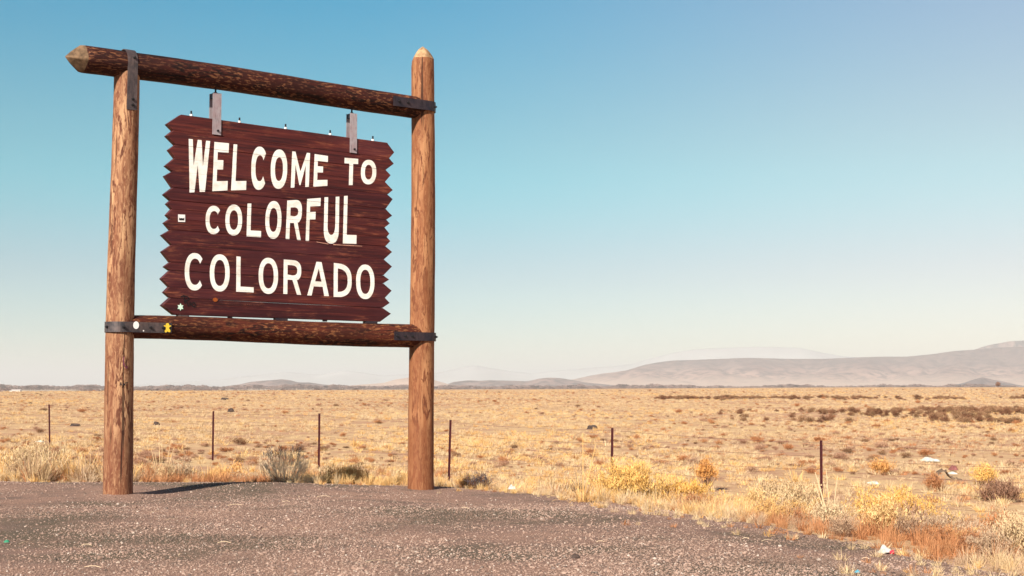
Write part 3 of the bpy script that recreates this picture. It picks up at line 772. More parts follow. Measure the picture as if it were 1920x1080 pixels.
# ---------------------------------------------------------------- vegetation
def veg_material(name, c0, c1, c2, root=None, rough=.9, trans=.15):
    m, nt, b = mat_new(name, rough, .08)
    oi = N(nt, "ShaderNodeObjectInfo")
    c = ramp(nt, oi.outputs["Random"], [(0, c0), (.5, c1), (1, c2)])
    f = noise(nt, coords(nt), 9, 3)
    c = mixc(nt, ramp(nt, f, [(.35, .0), (.65, .45)]), c, c2)
    L(nt, c, b.inputs["Base Color"])
    if trans:
        tr = N(nt, "ShaderNodeBsdfTranslucent"); L(nt, c, tr.inputs[0])
        mx = N(nt, "ShaderNodeMixShader"); mx.inputs[0].default_value = trans
        L(nt, b.outputs[0], mx.inputs[1]); L(nt, tr.outputs[0], mx.inputs[2])
        L(nt, mx.outputs[0], nt.nodes["Material Output"].inputs[0])
    return m
V_ = {}
V_['straw'] = veg_material("straw_grass", (.58,.40,.22), (.67,.49,.28), (.72,.56,.35), trans=.25)
V_['tan'] = veg_material("pinkish_dry_grass", (.44,.28,.18), (.53,.36,.235), (.60,.45,.30), trans=.25)
V_['gold'] = veg_material("golden_grass", (.68,.38,.13), (.76,.47,.19), (.78,.56,.27), trans=.25)
V_['rust'] = veg_material("rust_brown_forb", (.36,.145,.065), (.46,.20,.09), (.52,.27,.13))
V_['brown'] = veg_material("brown_twigs", (.22,.12,.08), (.30,.17,.11), (.36,.21,.14), trans=0)
V_['grey'] = veg_material("dark_grey_twigs", (.050,.050,.068), (.075,.072,.090), (.12,.105,.11), trans=0)
V_['pale'] = veg_material("pale_bare_stems", (.74,.54,.35), (.80,.60,.40), (.82,.65,.45), trans=.2)
V_['darkbrush'] = veg_material("dark_brush", (.12,.055,.032), (.18,.085,.048), (.26,.13,.075), trans=.05)
V_['olive'] = veg_material("dull_olive_brush", (.19,.105,.058), (.27,.155,.085), (.36,.21,.12), trans=.05)
V_['yellowbloom'] = veg_material("yellow_dry_bloom", (.74,.42,.10), (.82,.52,.17), (.85,.61,.27), trans=.2)
V_['orangebloom'] = veg_material("orange_dry_foliage", (.62,.27,.07), (.70,.35,.11), (.72,.44,.18), trans=.2)

def ribbon(mb, pts, w0, w1, yaw):
    """thin tapered blade through PTS"""
    s_ = Vector((math.cos(yaw), math.sin(yaw), 0)); n = len(pts); V = []
    for i, p in enumerate(pts):
        w = (w0+(w1-w0)*i/(n-1))/2; V += [Vector(p)-s_*w, Vector(p)+s_*w]
    mb.add(V, [(2*i, 2*i+1, 2*i+3, 2*i+2) for i in range(n-1)])
def tuft(name, seed, n, h, spread, w, mat, lean=.5, segs=3, inner=.25, mixmat=None):
    r = random.Random(seed); a_ = MB()
    for i in range(n):
        th = r.uniform(0, 6.283); rr = spread*inner*math.sqrt(r.random()); ln = abs(r.gauss(0, lean)); hh = h*r.uniform(.45, 1.0)
        p = Vector((rr*math.cos(th), rr*math.sin(th), -.02)); d = Vector((math.cos(th+r.uniform(-.5,.5))*ln, math.sin(th+r.uniform(-.5,.5))*ln, 1)).normalized()
        pts = [p.copy()]
        for k in range(segs):
            p = p+d*hh/segs; pts.append(p.copy()); d = (d+Vector((d.x*.35, d.y*.35, -.22*ln-.04))).normalized()
        ribbon(a_, pts, w*r.uniform(.7, 1.3), w*.35, r.uniform(0, 3.14))
    return a_.mesh(name, mat)
def bush(seed, n, h, w, stem_w, twigs=4, fan=1.0, tips=0, tip_size=.03, base_r=.12, up=.5, tipmin=0.0, wig=.35):
    """a shrub: returns (stems, foliage) mesh builders"""
    r = random.Random(seed); S = MB(); Fo = MB()
    for i in range(n):
        th = r.uniform(0, 6.283); el = r.uniform(.08, 1.0)**.6
        out = (1-el)*fan+.12*r.random()
        tgt = Vector((math.cos(th)*w/2*math.cos(el*1.45), math.sin(th)*w/2*math.cos(el*1.45), h*(.25+.75*math.sin(el*1.5)))) * r.uniform(.55, 1.08)*(.85+.22*math.sin(3*th+seed)*math.sin(5*el+seed))
        p0 = Vector((math.cos(th)*base_r*w*r.random(), math.sin(th)*base_r*w*r.random(), -.03))
        pts = []
        for k in range(5):
            t = k/4; q = p0.lerp(tgt, t); q.z += math.sin(t*math.pi)*h*.07*up; q += Vector((r.uniform(-1,1), r.uniform(-1,1), r.uniform(-1,1)))*wig*.06*h*t; pts.append(q)
        ribbon(S, pts, stem_w, stem_w*.4, r.uniform(0, 3.14))
        ends = [pts[-1]]
        for k in range(twigs):
            j = r.randint(1, 3); a = pts[j].lerp(pts[j+1], r.random()); d = (pts[j+1]-pts[j]).normalized()
            d = (d+Vector((r.uniform(-.7,.7), r.uniform(-.7,.7), r.uniform(-.2,.6)))).normalized(); l = h*r.uniform(.10, .28)
            b2 = a+d*l*.5; c = b2+(d+Vector((r.uniform(-.3,.3), r.uniform(-.3,.3), .25))).normalized()*l*.5
            ribbon(S, [a, b2, c], stem_w*.5, stem_w*.25, r.uniform(0, 3.14)); ends.append(c)
        for e in ends:
            if e.z < tipmin*h: continue
            for k in range(tips):
                d = Vector((r.gauss(0,.5), r.gauss(0,.5), r.gauss(.6,.5))).normalized(); s_ = tip_size*r.uniform(.5, 1.3)
                a = e+Vector((r.gauss(0,1), r.gauss(0,1), r.gauss(0,1)))*tip_size*.7
                ribbon(Fo, [a, a+d*s_], s_*.30, s_*.12, r.uniform(0, 3.14))
    return S, Fo

# prototypes for the mass of grass; they live only inside the grass objects' own collections
def protos(name, items):
    c = bpy.data.collections.new(name)
    for k, me in enumerate(items):
        o = bpy.data.objects.new("%s_%02d" % (name, k), me); c.objects.link(o)
    return c
def scatter(name, label, P, rot, scl, idx, coll, kind='stuff', cat=None):
    me = bpy.data.meshes.new(name); me.vertices.add(len(P)); me.vertices.foreach_set("co", np.asarray(P, np.float32).ravel())
    a = me.attributes.new("rot", 'FLOAT_VECTOR', 'POINT'); a.data.foreach_set("vector", np.asarray(rot, np.float32).ravel())
    a = me.attributes.new("scl", 'FLOAT_VECTOR', 'POINT'); a.data.foreach_set("vector", np.asarray(scl, np.float32).ravel())
    a = me.attributes.new("idx", 'INT', 'POINT'); a.data.foreach_set("value", np.asarray(idx, np.int32))
    me.update()
    o = obj(name, me, label=label, cat=cat, kind=kind)
    ng = bpy.data.node_groups.new(name, 'GeometryNodeTree')
    ng.interface.new_socket("Geometry", in_out='INPUT', socket_type='NodeSocketGeometry'); ng.interface.new_socket("Geometry", in_out='OUTPUT', socket_type='NodeSocketGeometry')
    gi = ng.nodes.new("NodeGroupInput"); go = ng.nodes.new("NodeGroupOutput")
    ip = ng.nodes.new("GeometryNodeInstanceOnPoints"); ci = ng.nodes.new("GeometryNodeCollectionInfo")
    ci.inputs["Collection"].default_value = coll; ci.inputs["Separate Children"].default_value = True; ci.inputs["Reset Children"].default_value = True
    def na(nm, t):
        n = ng.nodes.new("GeometryNodeInputNamedAttribute"); n.data_type = t; n.inputs["Name"].default_value = nm
        return next(s for s in n.outputs if s.enabled and s.name == "Attribute")
    er = ng.nodes.new("FunctionNodeEulerToRotation")
    ng.links.new(na("rot", 'FLOAT_VECTOR'), er.inputs[0]); ng.links.new(er.outputs[0], ip.inputs["Rotation"])
    ng.links.new(na("scl", 'FLOAT_VECTOR'), ip.inputs["Scale"]); ng.links.new(na("idx", 'INT'), ip.inputs["Instance Index"])
    ip.inputs["Pick Instance"].default_value = True
    ng.links.new(gi.outputs[0], ip.inputs["Points"]); ng.links.new(ci.outputs[0], ip.inputs["Instance"]); ng.links.new(ip.outputs[0], go.inputs[0])
    md = o.modifiers.new("scatter", 'NODES'); md.node_group = ng
    return o
rng = np.random.default_rng(7)
def place(X, Y, s, idx, tilt=.08, zoff=0.0, sz=None):
    Z = ground_z(X, Y)+zoff; n = len(X)
    rot = np.stack([rng.normal(0, tilt, n), rng.normal(0, tilt, n), rng.uniform(0, 6.283, n)], -1)
    if sz is None: sz = rng.uniform(.8, 1.2, n)
    return np.stack([X, Y, Z], -1), rot, np.stack([s, s, s*sz], -1), idx

# 1. bunch grass over the whole near field
FIELD = []
for k in range(5): FIELD.append(tuft("straw_tuft", 100+k, 46, .20, .30, .011, V_['straw'], .75))
for k in range(3): FIELD.append(tuft("pink_tuft", 120+k, 46, .16, .34, .011, V_['tan'], .95))
for k in range(2): FIELD.append(tuft("rust_tuft", 140+k, 40, .17, .26, .012, V_['rust'], .7))
FIELD.append(tuft("brown_tuft", 150, 34, .15, .3, .010, V_['brown'], .8))
FIELD.append(tuft("gold_tuft", 155, 46, .22, .3, .011, V_['gold'], .6))
cf = protos("field_tuft", FIELD)
n = 190000
r_ = np.exp(rng.uniform(np.log(17), np.log(640), n)); a_ = rng.uniform(-.47, .47, n)
keep = rng.random(n) < np.clip((r_/60.)**2, .14, 1)
X = (r_*np.sin(a_))[keep]; Y = (r_*np.cos(a_))[keep]; R_ = r_[keep]
D = edge_dist(X, Y); k = D > .6
X, Y, R_, D = X[k], Y[k], R_[k], D[k]
cl = fbm(X/3.5, Y/6., 41, 4); cl2 = fbm(X/16, Y/30, 44, 3)
k = rng.random(len(X)) < np.clip((cl-.37)*4.5, .08, 1)*np.where(R_ > 60, .88, 1)
X, Y, R_, cl2 = X[k], Y[k], R_[k], cl2[k]
u_ = rng.random(len(X))+(cl2-.5)*1.1
idx = np.select([u_ < .40, u_ < .60, u_ < .74, u_ < .80, u_ < .84], [rng.integers(0,5,len(X)), rng.integers(5,8,len(X)), rng.integers(0,5,len(X)), rng.integers(8,10,len(X)), 10], 0)
idx = np.where(u_ > .84, rng.integers(5,8,len(X)), idx); idx = np.where(u_ > 1.02, rng.integers(8,11,len(X)), idx); idx = np.where(u_ < .02, 11, idx)
s = rng.uniform(.55, 1.25, len(X))*(1+R_/260.)
s = np.where(rng.random(len(X)) < .04, s*1.5, s)
scatter("field_grass", "dry straw-coloured bunch grass covering the wide flat field behind the fence", *place(X, Y, s, idx, sz=np.where(R_ > 34, rng.uniform(.38, .75, len(X)), rng.uniform(.55, 1.0, len(X)))), cf)

# 2. taller weeds on the verge between gravel and fence
VERGE = []
for k in range(3): VERGE.append(tuft("verge_straw", 200+k, 60, .42, .30, .010, V_['straw'], .42, 4))
for k in range(3): VERGE.append(tuft("verge_gold", 210+k, 60, .46, .32, .010, V_['gold'], .45, 4))
for k in range(2): VERGE.append(tuft("verge_tan", 220+k, 60, .34, .34, .010, V_['tan'], .6, 4))
for k in range(2): VERGE.append(tuft("verge_rust", 230+k, 60, .34, .3, .011, V_['rust'], .5, 4))
cv = protos("verge_tuft", VERGE)
n = 34000
X = rng.uniform(-15, 13, n); Y = rng.uniform(9.5, 38, n); D = edge_dist(X, Y)
W_ = np.where(X > 1.2, 8.5, 14.0)
m1 = (D > -.05) & (D < W_) & (np.abs(np.arctan2(X, Y)) < .46)
cl = fbm(X/1.3, Y/1.3, 51, 3); m1 &= rng.random(n) < np.clip((cl-.33)*4, .12+.4*(X > 2.5), 1)*np.clip(1.15-D/W_, 0, 1)
X, Y, D = X[m1], Y[m1], D[m1]
c2 = fbm(X/2.2, Y/2.2, 61, 3)+rng.normal(0, .07, len(X))
right = smooth(2, 5, X)
idx = np.select([c2 < .40, c2 < .50, c2 < .60], [rng.integers(3,6,len(X)), rng.integers(0,3,len(X)), rng.integers(6,8,len(X))], rng.integers(8,10,len(X)))
s = rng.uniform(.30, .95, len(X))*(.55+.45*np.clip(D/2, 0, 1))*np.where(D > 5, .70, 1)*np.where((X < -4.1) & (D < 4.5), 1.15+1.2*np.clip((fbm(X/1.7, Y/1.7, 63, 2)-.42)*4, 0, 1), 1)*np.where(X < -1.5, 1.0, 1.0)*np.where((X > -1.5) & (X < 1.2), .6, 1)
scatter("verge_grass", "golden dry weeds and grass growing along the outer edge of the gravel", *place(X, Y, s, idx, .12), cv)

# 2b. twiggy scrub mixed through the verge
SCR = []
for k, (sm_, fm_) in enumerate((('brown','tan'), ('brown','gold'), ('darkbrush','tan'), ('rust','gold'), ('brown','straw'), ('brown','rust'))):
    S, Fo = bush(500+k, 90, .42, .85, .009, 6, 1.0, 5, .034, .22, .3, .25, wig=.7)
    n0 = len(S.v); me = mesh("scrub_%d" % k, S.v+Fo.v, S.f+[tuple(i+n0 for i in f) for f in Fo.f], [V_[sm_], V_[fm_]], False, [0]*len(S.f)+[1]*len(Fo.f)); SCR.append(me)
cr = protos("verge_scrub", SCR)
n = 2000
X = rng.uniform(-14, 13, n); Y = rng.uniform(11, 36, n); D = edge_dist(X, Y)
k = (D > .35) & (D < np.where(X > 1.5, 7, 8)) & (np.abs(np.arctan2(X, Y)) < .46) & (rng.random(n) < np.clip((fbm(X/1.8, Y/1.8, 67, 3)-.40)*3.0, 0, .75))
X, Y, D = X[k], Y[k], D[k]
scatter("verge_scrub", "tangled brown and tan twiggy scrub mixed with the grass beside the gravel", *place(X, Y, rng.uniform(.35, 1.1, len(X))*np.clip(.5+D*.35, .5, 1), rng.integers(0, 6, len(X)), .12, sz=rng.uniform(.6, 1.0, len(X))), cr)
# 3. thin dry stalks lying and growing on the gravel margin, lower right
n = 7000
X = rng.uniform(-14, 6, n); Y = rng.uniform(9, 23, n); D = edge_dist(X, Y)
pr = np.exp(-(np.abs(D)/.28)**1.2)*.6
pr = np.where(X > 1.0, np.maximum(pr, np.clip(1-(-D)/2.6, 0, 1)**1.5*np.clip((fbm(X*1.1, Y*1.1, 71, 3)-.40)*4, 0, 1)), pr)
pr = np.where(D > .1, 0, pr); k = rng.random(n) < pr
X, Y = X[k], Y[k]
idx = rng.choice([0,1,2,3,5,6,8,11,9], len(X)); s = rng.uniform(.2, .6, len(X))
scatter("margin_grass", "short sparse dry grass creeping over the edge of the gravel", *place(X, Y, s, idx, .25), cf)

# 4. loose stones on the gravel
def stone(seed, mat, flat=.6):
    r = random.Random(seed); bm = bmesh.new(); bmesh.ops.create_icosphere(bm, subdivisions=1, radius=1)
    for v in bm.verts: v.co *= r.uniform(.72, 1.2); v.co.z *= flat
    me = bpy.data.meshes.new("stone"); bm.to_mesh(me); bm.free(); me.materials.append(mat); return me
def stone_mat(name, a, b_, c):
    m, nt, b = mat_new(name, .9, .15); oi = N(nt, "ShaderNodeObjectInfo")
    pos = N(nt, "ShaderNodeNewGeometry").outputs["Position"]; f = noise(nt, pos, .55, 4, .6)
    c_ = ramp(nt, oi.outputs["Random"], [(0, a), (.45, b_), (1, c)])
    L(nt, mixc(nt, ramp(nt, f, [(.36, .55), (.50, 0.0)]), c_, tuple(x*.5 for x in a)), b.inputs["Base Color"]); return m
SM = [stone_mat("pink_grey_stone", (.21,.138,.104), (.31,.205,.16), (.39,.275,.22)), stone_mat("pale_stone", (.34,.25,.20), (.42,.33,.27), (.52,.44,.38)), stone_mat("dark_stone", (.08,.06,.05), (.13,.10,.085), (.19,.14,.12))]
cs = protos("loose_stone", [stone(k, SM[0]) for k in range(4)]+[stone(10, SM[1]), stone(11, SM[2])])
n = 190000
a_ = rng.uniform(-.42, .42, n); r_ = 9.5*np.exp(rng.uniform(0, np.log(24/9.5), n))
X = r_*np.sin(a_); Y = r_*np.cos(a_); D = edge_dist(X, Y)
k = (D < .25) & (rng.random(n) < np.clip((fbm(X/1.6, Y/1.6, 81, 3)-.22)*2.6, .15, 1))
X, Y = X[k], Y[k]
idx = rng.choice([0,1,2,3,4,5], len(X), p=[.21,.21,.21,.21,.07,.09])
s = np.clip(rng.lognormal(math.log(.0059), .42, len(X)), .0035, .026)
P_, ro, sc, ii = place(X, Y, s, idx, .3)
P_[:, 2] += s*.2
scatter("loose_gravel", "loose pinkish grey stones strewn over the gravel turnout", P_, ro, sc, ii, cs)

# 5. the low rise to the right: dark brush as single shrubs in front, the rest as one mass
def gpos(x, y): return (x, y, gz(x, y))
def shrub_mesh_pair(seed, **kw):
    S, Fo = bush(seed, **kw); return S, Fo
DARK = []
for k in range(4):
    S, Fo = bush(300+k, 60, .55, 1.3, .018, 3, 1.0, 5, .10, .25, .4, .15)
    DARK.append((S.mesh("branches", V_['brown']), Fo.mesh("foliage", V_['darkbrush' if k % 2 else 'olive'])))
cb = protos("brush", [d[1] for d in DARK])
V_['rosy'] = veg_material("rosy_brown_brush", (.36,.19,.12), (.44,.25,.16), (.50,.32,.21))
ROSY = []
for k in range(4):
    S, Fo = bush(330+k, 60, .55, 1.3, .018, 3, 1.0, 5, .10, .25, .4, .15); ROSY.append(Fo.mesh("foliage", V_['rosy' if k % 2 else 'rust']))
cro = protos("rosy_brush", ROSY+[d[1] for d in DARK[:1]])
n = 1900
X = rng.uniform(14, 50, n); Y = 86+.12*X+rng.uniform(0, 36, n)
band = fbm(X/5, Y/7, 91, 3); ax = np.arctan2(X, Y)
k = (rng.random(n) < np.clip((band-.42)*5, 0, 1)*smooth(13, 26, X)*(.35+.65*smooth(24, 38, X))) & (ax < .47)
X, Y = X[k], Y[k]
near = np.argsort(Y)[:26]; rest = np.setdiff1d(np.arange(len(X)), near)
scatter("dark_brush", "dark brown low brush in a ragged band across the right side of the field", *place(X[rest], Y[rest], rng.uniform(.25, .75, len(rest)), rng.integers(0, 4, len(rest)), .1, sz=rng.uniform(.7,1.15,len(rest))), cb)
for i_ in near:
    sc_ = float(rng.uniform(.5, .95)); k = int(rng.integers(0, 4))
    t = thing("dark_shrub", "low dark brown shrub among many on the slight rise in the right of the field", "shrub", gpos(float(X[i_]), float(Y[i_])), float(rng.uniform(0, 6.28)), "dark shrubs on the low rise")
    t.scale = (sc_, sc_, sc_*.75)
    for nm, me in zip(("branches", "foliage"), DARK[k]): obj(nm, me, t)
# a thinner, farther band of the same brush
n = 500
a_ = rng.uniform(.10, .36, n); r_ = 235+rng.normal(0, 10, n)+60*(a_-.13)
k = rng.random(n) < np.clip((fbm(a_*60, r_/20, 95, 3)-.35)*4, 0, 1)*(1-smooth(.16, .30, a_)*.6)
X = (r_*np.sin(a_))[k]; Y = (r_*np.cos(a_))[k]
scatter("far_brush", "thin line of dark brush farther out in the field", *place(X, Y, rng.uniform(.6, 1.5, len(X)), rng.integers(0,4,len(X)), .05, sz=rng.uniform(.4,.7,len(X))), cb)
# scattered dots of low brush all over the field
n = 15000
r_ = np.exp(rng.uniform(np.log(38), np.log(600), n)); a_ = rng.uniform(-.46, .46, n)
X = r_*np.sin(a_); Y = r_*np.cos(a_)
k = rng.random(n) < np.clip((fbm(X/20, Y/40, 97, 3)-.38)*3.5, .05, 1)*.8
X, Y, r_ = X[k], Y[k], r_[k]
scatter("low_brush", "small rusty and dark clumps of brush dotted over the field", *place(X, Y, np.clip(rng.lognormal(math.log(.15), .5, len(X)), .07, .5)*(1+r_/300), rng.choice([0,1,2,3,4], len(X), p=[.22,.24,.22,.2,.12]), .1, sz=rng.uniform(.35,.8,len(X))), cro)

# 6. shrubs one can point to
def shrub(name, label, cat, x, y, S, Fo, sm, fm, dz=0.0, sname="branches", fname="foliage"):
    t = thing(name, label, cat, (x, y, gz(x, y)+dz))
    obj(sname, S.mesh(sname, V_[sm]), t)
    if Fo is not None and Fo.v: obj(fname, Fo.mesh(fname, V_[fm]), t)
    return t
def fan_bush(seed, n, h, half, dark):
    r = random.Random(seed); S = MB(); Fo = MB()
    for i in range(n):
        lx = r.uniform(-1, 1); ly = r.uniform(-1, 1)*.8
        l = h*r.uniform(.62, 1.05)*(1-.22*abs(lx)); p = Vector((lx*half*.22, ly*half*.2, -.04)); d = Vector((lx*.95, ly*.7, 1)).normalized(); pts = [p.copy()]
        for k in range(4): p = p+d*l/4; pts.append(p.copy()); d = (d+Vector((r.uniform(-.30,.30), r.uniform(-.30,.30), .12))).normalized()
        ribbon(S, pts, .007, .004, r.uniform(0, 3.14)); q0 = pts[-1]
        for k in range(8):
            a = pts[r.choice((1, 2, 3, 3))].lerp(pts[-1], r.random()*.8); e = (d+Vector((r.uniform(-.5,.5), r.uniform(-.5,.5), .2))).normalized(); c = a+e*r.uniform(.06, .15); ribbon(S, [a, c], .006, .003, r.uniform(0, 3.14))
            if c.z > .68*h and c.y > -.12 and dark(c.x/half) > r.random():
                for q in range(4):
                    m_ = a.lerp(c, r.uniform(.3, 1.2))+Vector((r.gauss(0,.018), r.gauss(0,.018), r.gauss(.01,.02))); ribbon(Fo, [m_, m_+Vector((r.gauss(0,.010), r.gauss(0,.010), r.uniform(.03,.06)))], .008, .003, r.uniform(0, 3.14))
    return S, Fo
S, Fo = fan_bush(1, 100, .56, .68, lambda x: 1.0 if x < -.05 else (.75 if .22 < x < .5 else .12))
t = shrub("shrub", "fan-shaped shrub with pale stems and greyish top, between the log posts", "shrub", -3.42, 21.55, S, Fo, 'pale', 'grey')
S, Fo = bush(2, 190, .70, 1.35, .010, 7, 1.0, 4, .04, .16, .3, .45)
shrub("shrub", "tangled brown and straw shrub near the left edge of the picture, behind the gravel", "shrub", -7.45, 22.3, S, Fo, 'brown', 'straw')
S, Fo = bush(3, 80, .50, .65, .011, 6, 1.0, 3, .04, .16, .3, .3)
shrub("shrub", "purplish brown twiggy shrub just left of the left log post", "shrub", -6.05, 22.0, S, Fo, 'brown', 'rust')
S, Fo = bush(4, 110, .50, .95, .011, 4, 1.0, 8, .05, .25, .3, .2)
shrub("shrub", "rust orange rounded shrub between the left post and the fan-shaped shrub", "shrub", -5.6, 28.6, S, Fo, 'rust', 'orangebloom')
S, Fo = bush(5, 70, .26, .60, .008, 8, 1.0, 2, .026, .2, .3, .1, wig=1.0)
shrub("shrub", "low charcoal-dark shrub beside the foot of the right log post", "shrub", -.50, 21.75, S, Fo, 'darkbrush', 'grey')
S, Fo = bush(7, 190, .60, 1.40, .009, 6, 1.0, 16, .036, .22, .3, .25)
shrub("shrub", "fluffy golden yellow shrub to the right of the tall stalks, left one of two", "shrub", 1.75, 21.9, S, Fo, 'brown', 'yellowbloom')
S, Fo = bush(8, 170, .48, 1.25, .009, 6, 1.0, 16, .036, .22, .3, .25)
shrub("shrub", "golden yellow shrub just right of the fluffy one, lower", "shrub", 2.65, 22.2, S, Fo, 'brown', 'yellowbloom')
S, Fo = bush(9, 90, .62, .62, .012, 4, .8, 9, .055, .12, .3, .48)
shrub("shrub", "small orange domed bush on brown stems, alone beyond the verge right of centre", "shrub", 4.15, 30.6, S, Fo, 'brown', 'orangebloom')
S, Fo = bush(10, 200, .62, 1.55, .010, 6, 1.0, 8, .05, .25, .3, .2)
shrub("shrub", "wide straw-coloured shrub with brown twigs left of the nearest fence post", "shrub", 4.35, 23.0, S, Fo, 'brown', 'straw')
S, Fo = bush(11, 240, .62, 1.9, .009, 6, 1.0, 15, .036, .25, .3, .2)
shrub("shrub", "large golden shrub right of the nearest fence post, by the gravel slope", "shrub", 5.6, 20.9, S, Fo, 'tan', 'yellowbloom')
S, Fo = bush(12, 130, .42, 1.3, .012, 8, 1.0, 3, .05, .3, .2, .1, wig=.9)
shrub("brushwood", "pile of dark brown brushwood behind the wires near the right edge", "brushwood", 9.75, 28.6, S, Fo, 'darkbrush', 'brown')
S, Fo = bush(13, 150, .46, 1.1, .012, 7, 1.0, 4, .05, .25, .3, .1)
shrub("shrub", "brown twiggy shrub low in the verge at the right edge", "shrub", 6.55, 19.2, S, Fo, 'darkbrush', 'rust')
S, Fo = bush(14, 120, .45, .95, .011, 7, 1.0, 3, .045, .2, .3, .1)
shrub("shrub", "purplish grey twiggy shrub in front of the large golden shrub", "shrub", 5.05, 18.3, S, Fo, 'brown', 'brown')
S, Fo = bush(15, 90, .36, .60, .010, 4, 1.0, 6, .045, .2, .3, .2)
shrub("shrub", "small rust red shrub beyond the fence, right of the nearest post", "shrub", 9.2, 31.2, S, Fo, 'rust', 'rust')
S, Fo = bush(16, 90, .36, .85, .010, 4, 1.0, 6, .05, .3, .3, .2)
shrub("shrub", "rust red clump past the wires, near the sheet of white paper", "shrub", 9.6, 37.2, S, Fo, 'rust', 'orangebloom')
S, Fo = bush(17, 110, .30, 1.0, .010, 4, 1.0, 8, .045, .3, .3, .15)
shrub("shrub", "low orange brown mound of brush left of the right log post", "shrub", -2.6, 22.6, S, Fo, 'rust', 'orangebloom')
S, Fo = bush(18, 90, .45, .8, .011, 4, 1.0, 8, .05, .25, .3, .3)
shrub("shrub", "orange brown bush behind the wires, farther right at the edge", "shrub", 10.9, 33.0, S, Fo, 'brown', 'yellowbloom')
# tall clumps of grass
def clump(label, x, y, seed, n, h, lean, w, mat, tall=0):
    t = thing("grass_clump", label, "grass clump", (x, y, gz(x, y)))
    obj("blades", tuft("blades", seed, n, h, .35, w, V_[mat], lean, 5), t)
    if tall:
        r = random.Random(seed); mb = MB()
        for k in range(tall):
            th = r.uniform(-1.2, 1.2)*.30; p = Vector((0, 0, 0)); d = Vector((math.sin(th), r.uniform(-.1,.1), 1)).normalized(); ht = h*r.uniform(1.15, 1.75)
            pts = [p+d*ht*q/4+Vector((math.sin(th)*q*q*.004, 0, 0)) for q in range(5)]; ribbon(mb, pts, .014, .008, 0)
        obj("stalks", mb.mesh("stalks", V_[mat]), t)
    return t
clump("golden clump of tall radiating stalks on the gravel edge right of the sign", .95, 19.15, 401, 64, .56, 1.15, .012, 'gold', 2)
clump("pale yellow tall grass clump right of the left log post", -6.6, 27.0, 402, 160, .62, .30, .014, 'straw', 8)
clump("yellow grass clump low on the gravel edge below the fan-shaped shrub's left side", -4.6, 21.7, 403, 120, .34, .5, .012, 'gold')
clump("pale upright grass clump below the nearest fence post", 4.0, 18.0, 404, 130, .48, .32, .012, 'straw', 6)

# ---------------------------------------------------------------- rocks and litter
def rock_mesh(seed, sx, sy, sz):
    r = random.Random(seed); bm = bmesh.new(); bmesh.ops.create_icosphere(bm, subdivisions=3, radius=1)
    ph = [r.uniform(0, 6.28) for _ in range(6)]
    for v in bm.verts:
        c = v.co; k = 1+.16*math.sin(2.3*c.x+ph[0])*math.sin(2.9*c.y+ph[1])+.10*math.sin(5.1*c.z+ph[2]+3*c.x)+.06*math.sin(9*c.y+ph[3])+r.uniform(-.03,.03)
        v.co = Vector((c.x*sx*k, c.y*sy*k, c.z*sz*k))
    me = bpy.data.meshes.new("rock"); bm.to_mesh(me); bm.free(); me.materials.append(M['rock']); return me
M['rock'] = plain("dark_basalt_rock", (.065,.045,.038), .9, .5, 4)
for (x_, y_, sx, sy, sz, lab) in ((4.01,71.7,.26,.22,.16,"dark basalt rock in the open field, left of the second fence post from the right"),
                              (-20.9,68.4,.26,.2,.10,"flat dark rock seen just left of the left log post"),
                              (-17.8,71.5,.14,.12,.13,"small dark rock seen just right of the left log post"),
                              (-43.7,217.5,.65,.5,.28,"far dark rock below the low butte"),
                              (-21.3,108.1,.27,.25,.22,"dark rock in the mid field below the sign, rounder than the far one"),
                              (12.94,39.7,.06,.06,.06,"small black stone behind the fence wires, right of the tyre piece"),
                              (.52,11.79,.035,.03,.025,"small black stone lying on the gravel near the bottom centre")):
    obj("rock", rock_mesh(int(abs(x_)*10), sx, sy, sz), loc=(x_, y_, gz(x_, y_)+sz*.35), label=lab, cat="rock")
M['paper'] = plain("sun_bleached_plastic", (.46,.45,.40), .7, .35, 9)
def crumple(name, seed, w, d, h, mat, nx=16, ny=10):
    r = random.Random(seed); ph = [r.uniform(0, 6.28) for _ in range(8)]; V = []; F = []
    for side in (0, 1):
        for j in range(ny+1):
            for i in range(nx+1):
                a = i/nx*2-1; b2 = j/ny*2-1
                edge = (1-abs(a)**4)*(1-abs(b2)**4)
                z = h*(edge*(.6+.35*math.sin(4*a+ph[0]+2*b2)*math.sin(3.1*b2+ph[1])+.25*math.sin(9*a+5*b2+ph[2])))+.01
                rx = 1+.10*math.sin(5*b2+ph[3]); ry = 1+.12*math.sin(4*a+ph[4])
                V.append((a*w/2*rx, b2*d/2*ry, z-(.006 if side else 0)))
    m_ = (nx+1)*(ny+1)
    for j in range(ny):
        for i in range(nx):
            q = j*(nx+1)+i; F.append((q, q+1, q+nx+2, q+nx+1)); F.append((m_+q, m_+q+nx+1, m_+q+nx+2, m_+q+1))
    return mesh(name, V, F, mat, True)
obj("plastic_sheet", crumple("plastic_sheet", 1, .60, .4, .13, M['paper']), loc=(13.05,44.7,gz(13.05,44.7)+.02), label="large crumpled white plastic sheet lying in the field at the right", cat="plastic sheet")
obj("paper_scrap", crumple("paper_scrap", 2, .26, .18, .05, M['paper']), loc=(8.3,32.9,gz(8.3,32.9)+.04), rot=(.2,0,.3), label="white paper scrap lying behind the wires right of the nearest fence post", cat="paper")
obj("paper_scrap", crumple("paper_scrap", 3, .30, .15, .07, M['paper']), loc=(-16.6,50.2,gz(-16.6,50.2)+.05), label="white scrap of litter left of the leftmost fence post", cat="paper")
obj("paper_scrap", crumple("paper_scrap", 4, .12, .1, .06, M['paper']), loc=(.0,21.3,gz(.0,21.3)+.03), label="tiny white scrap in the weeds right of the right log post", cat="paper")
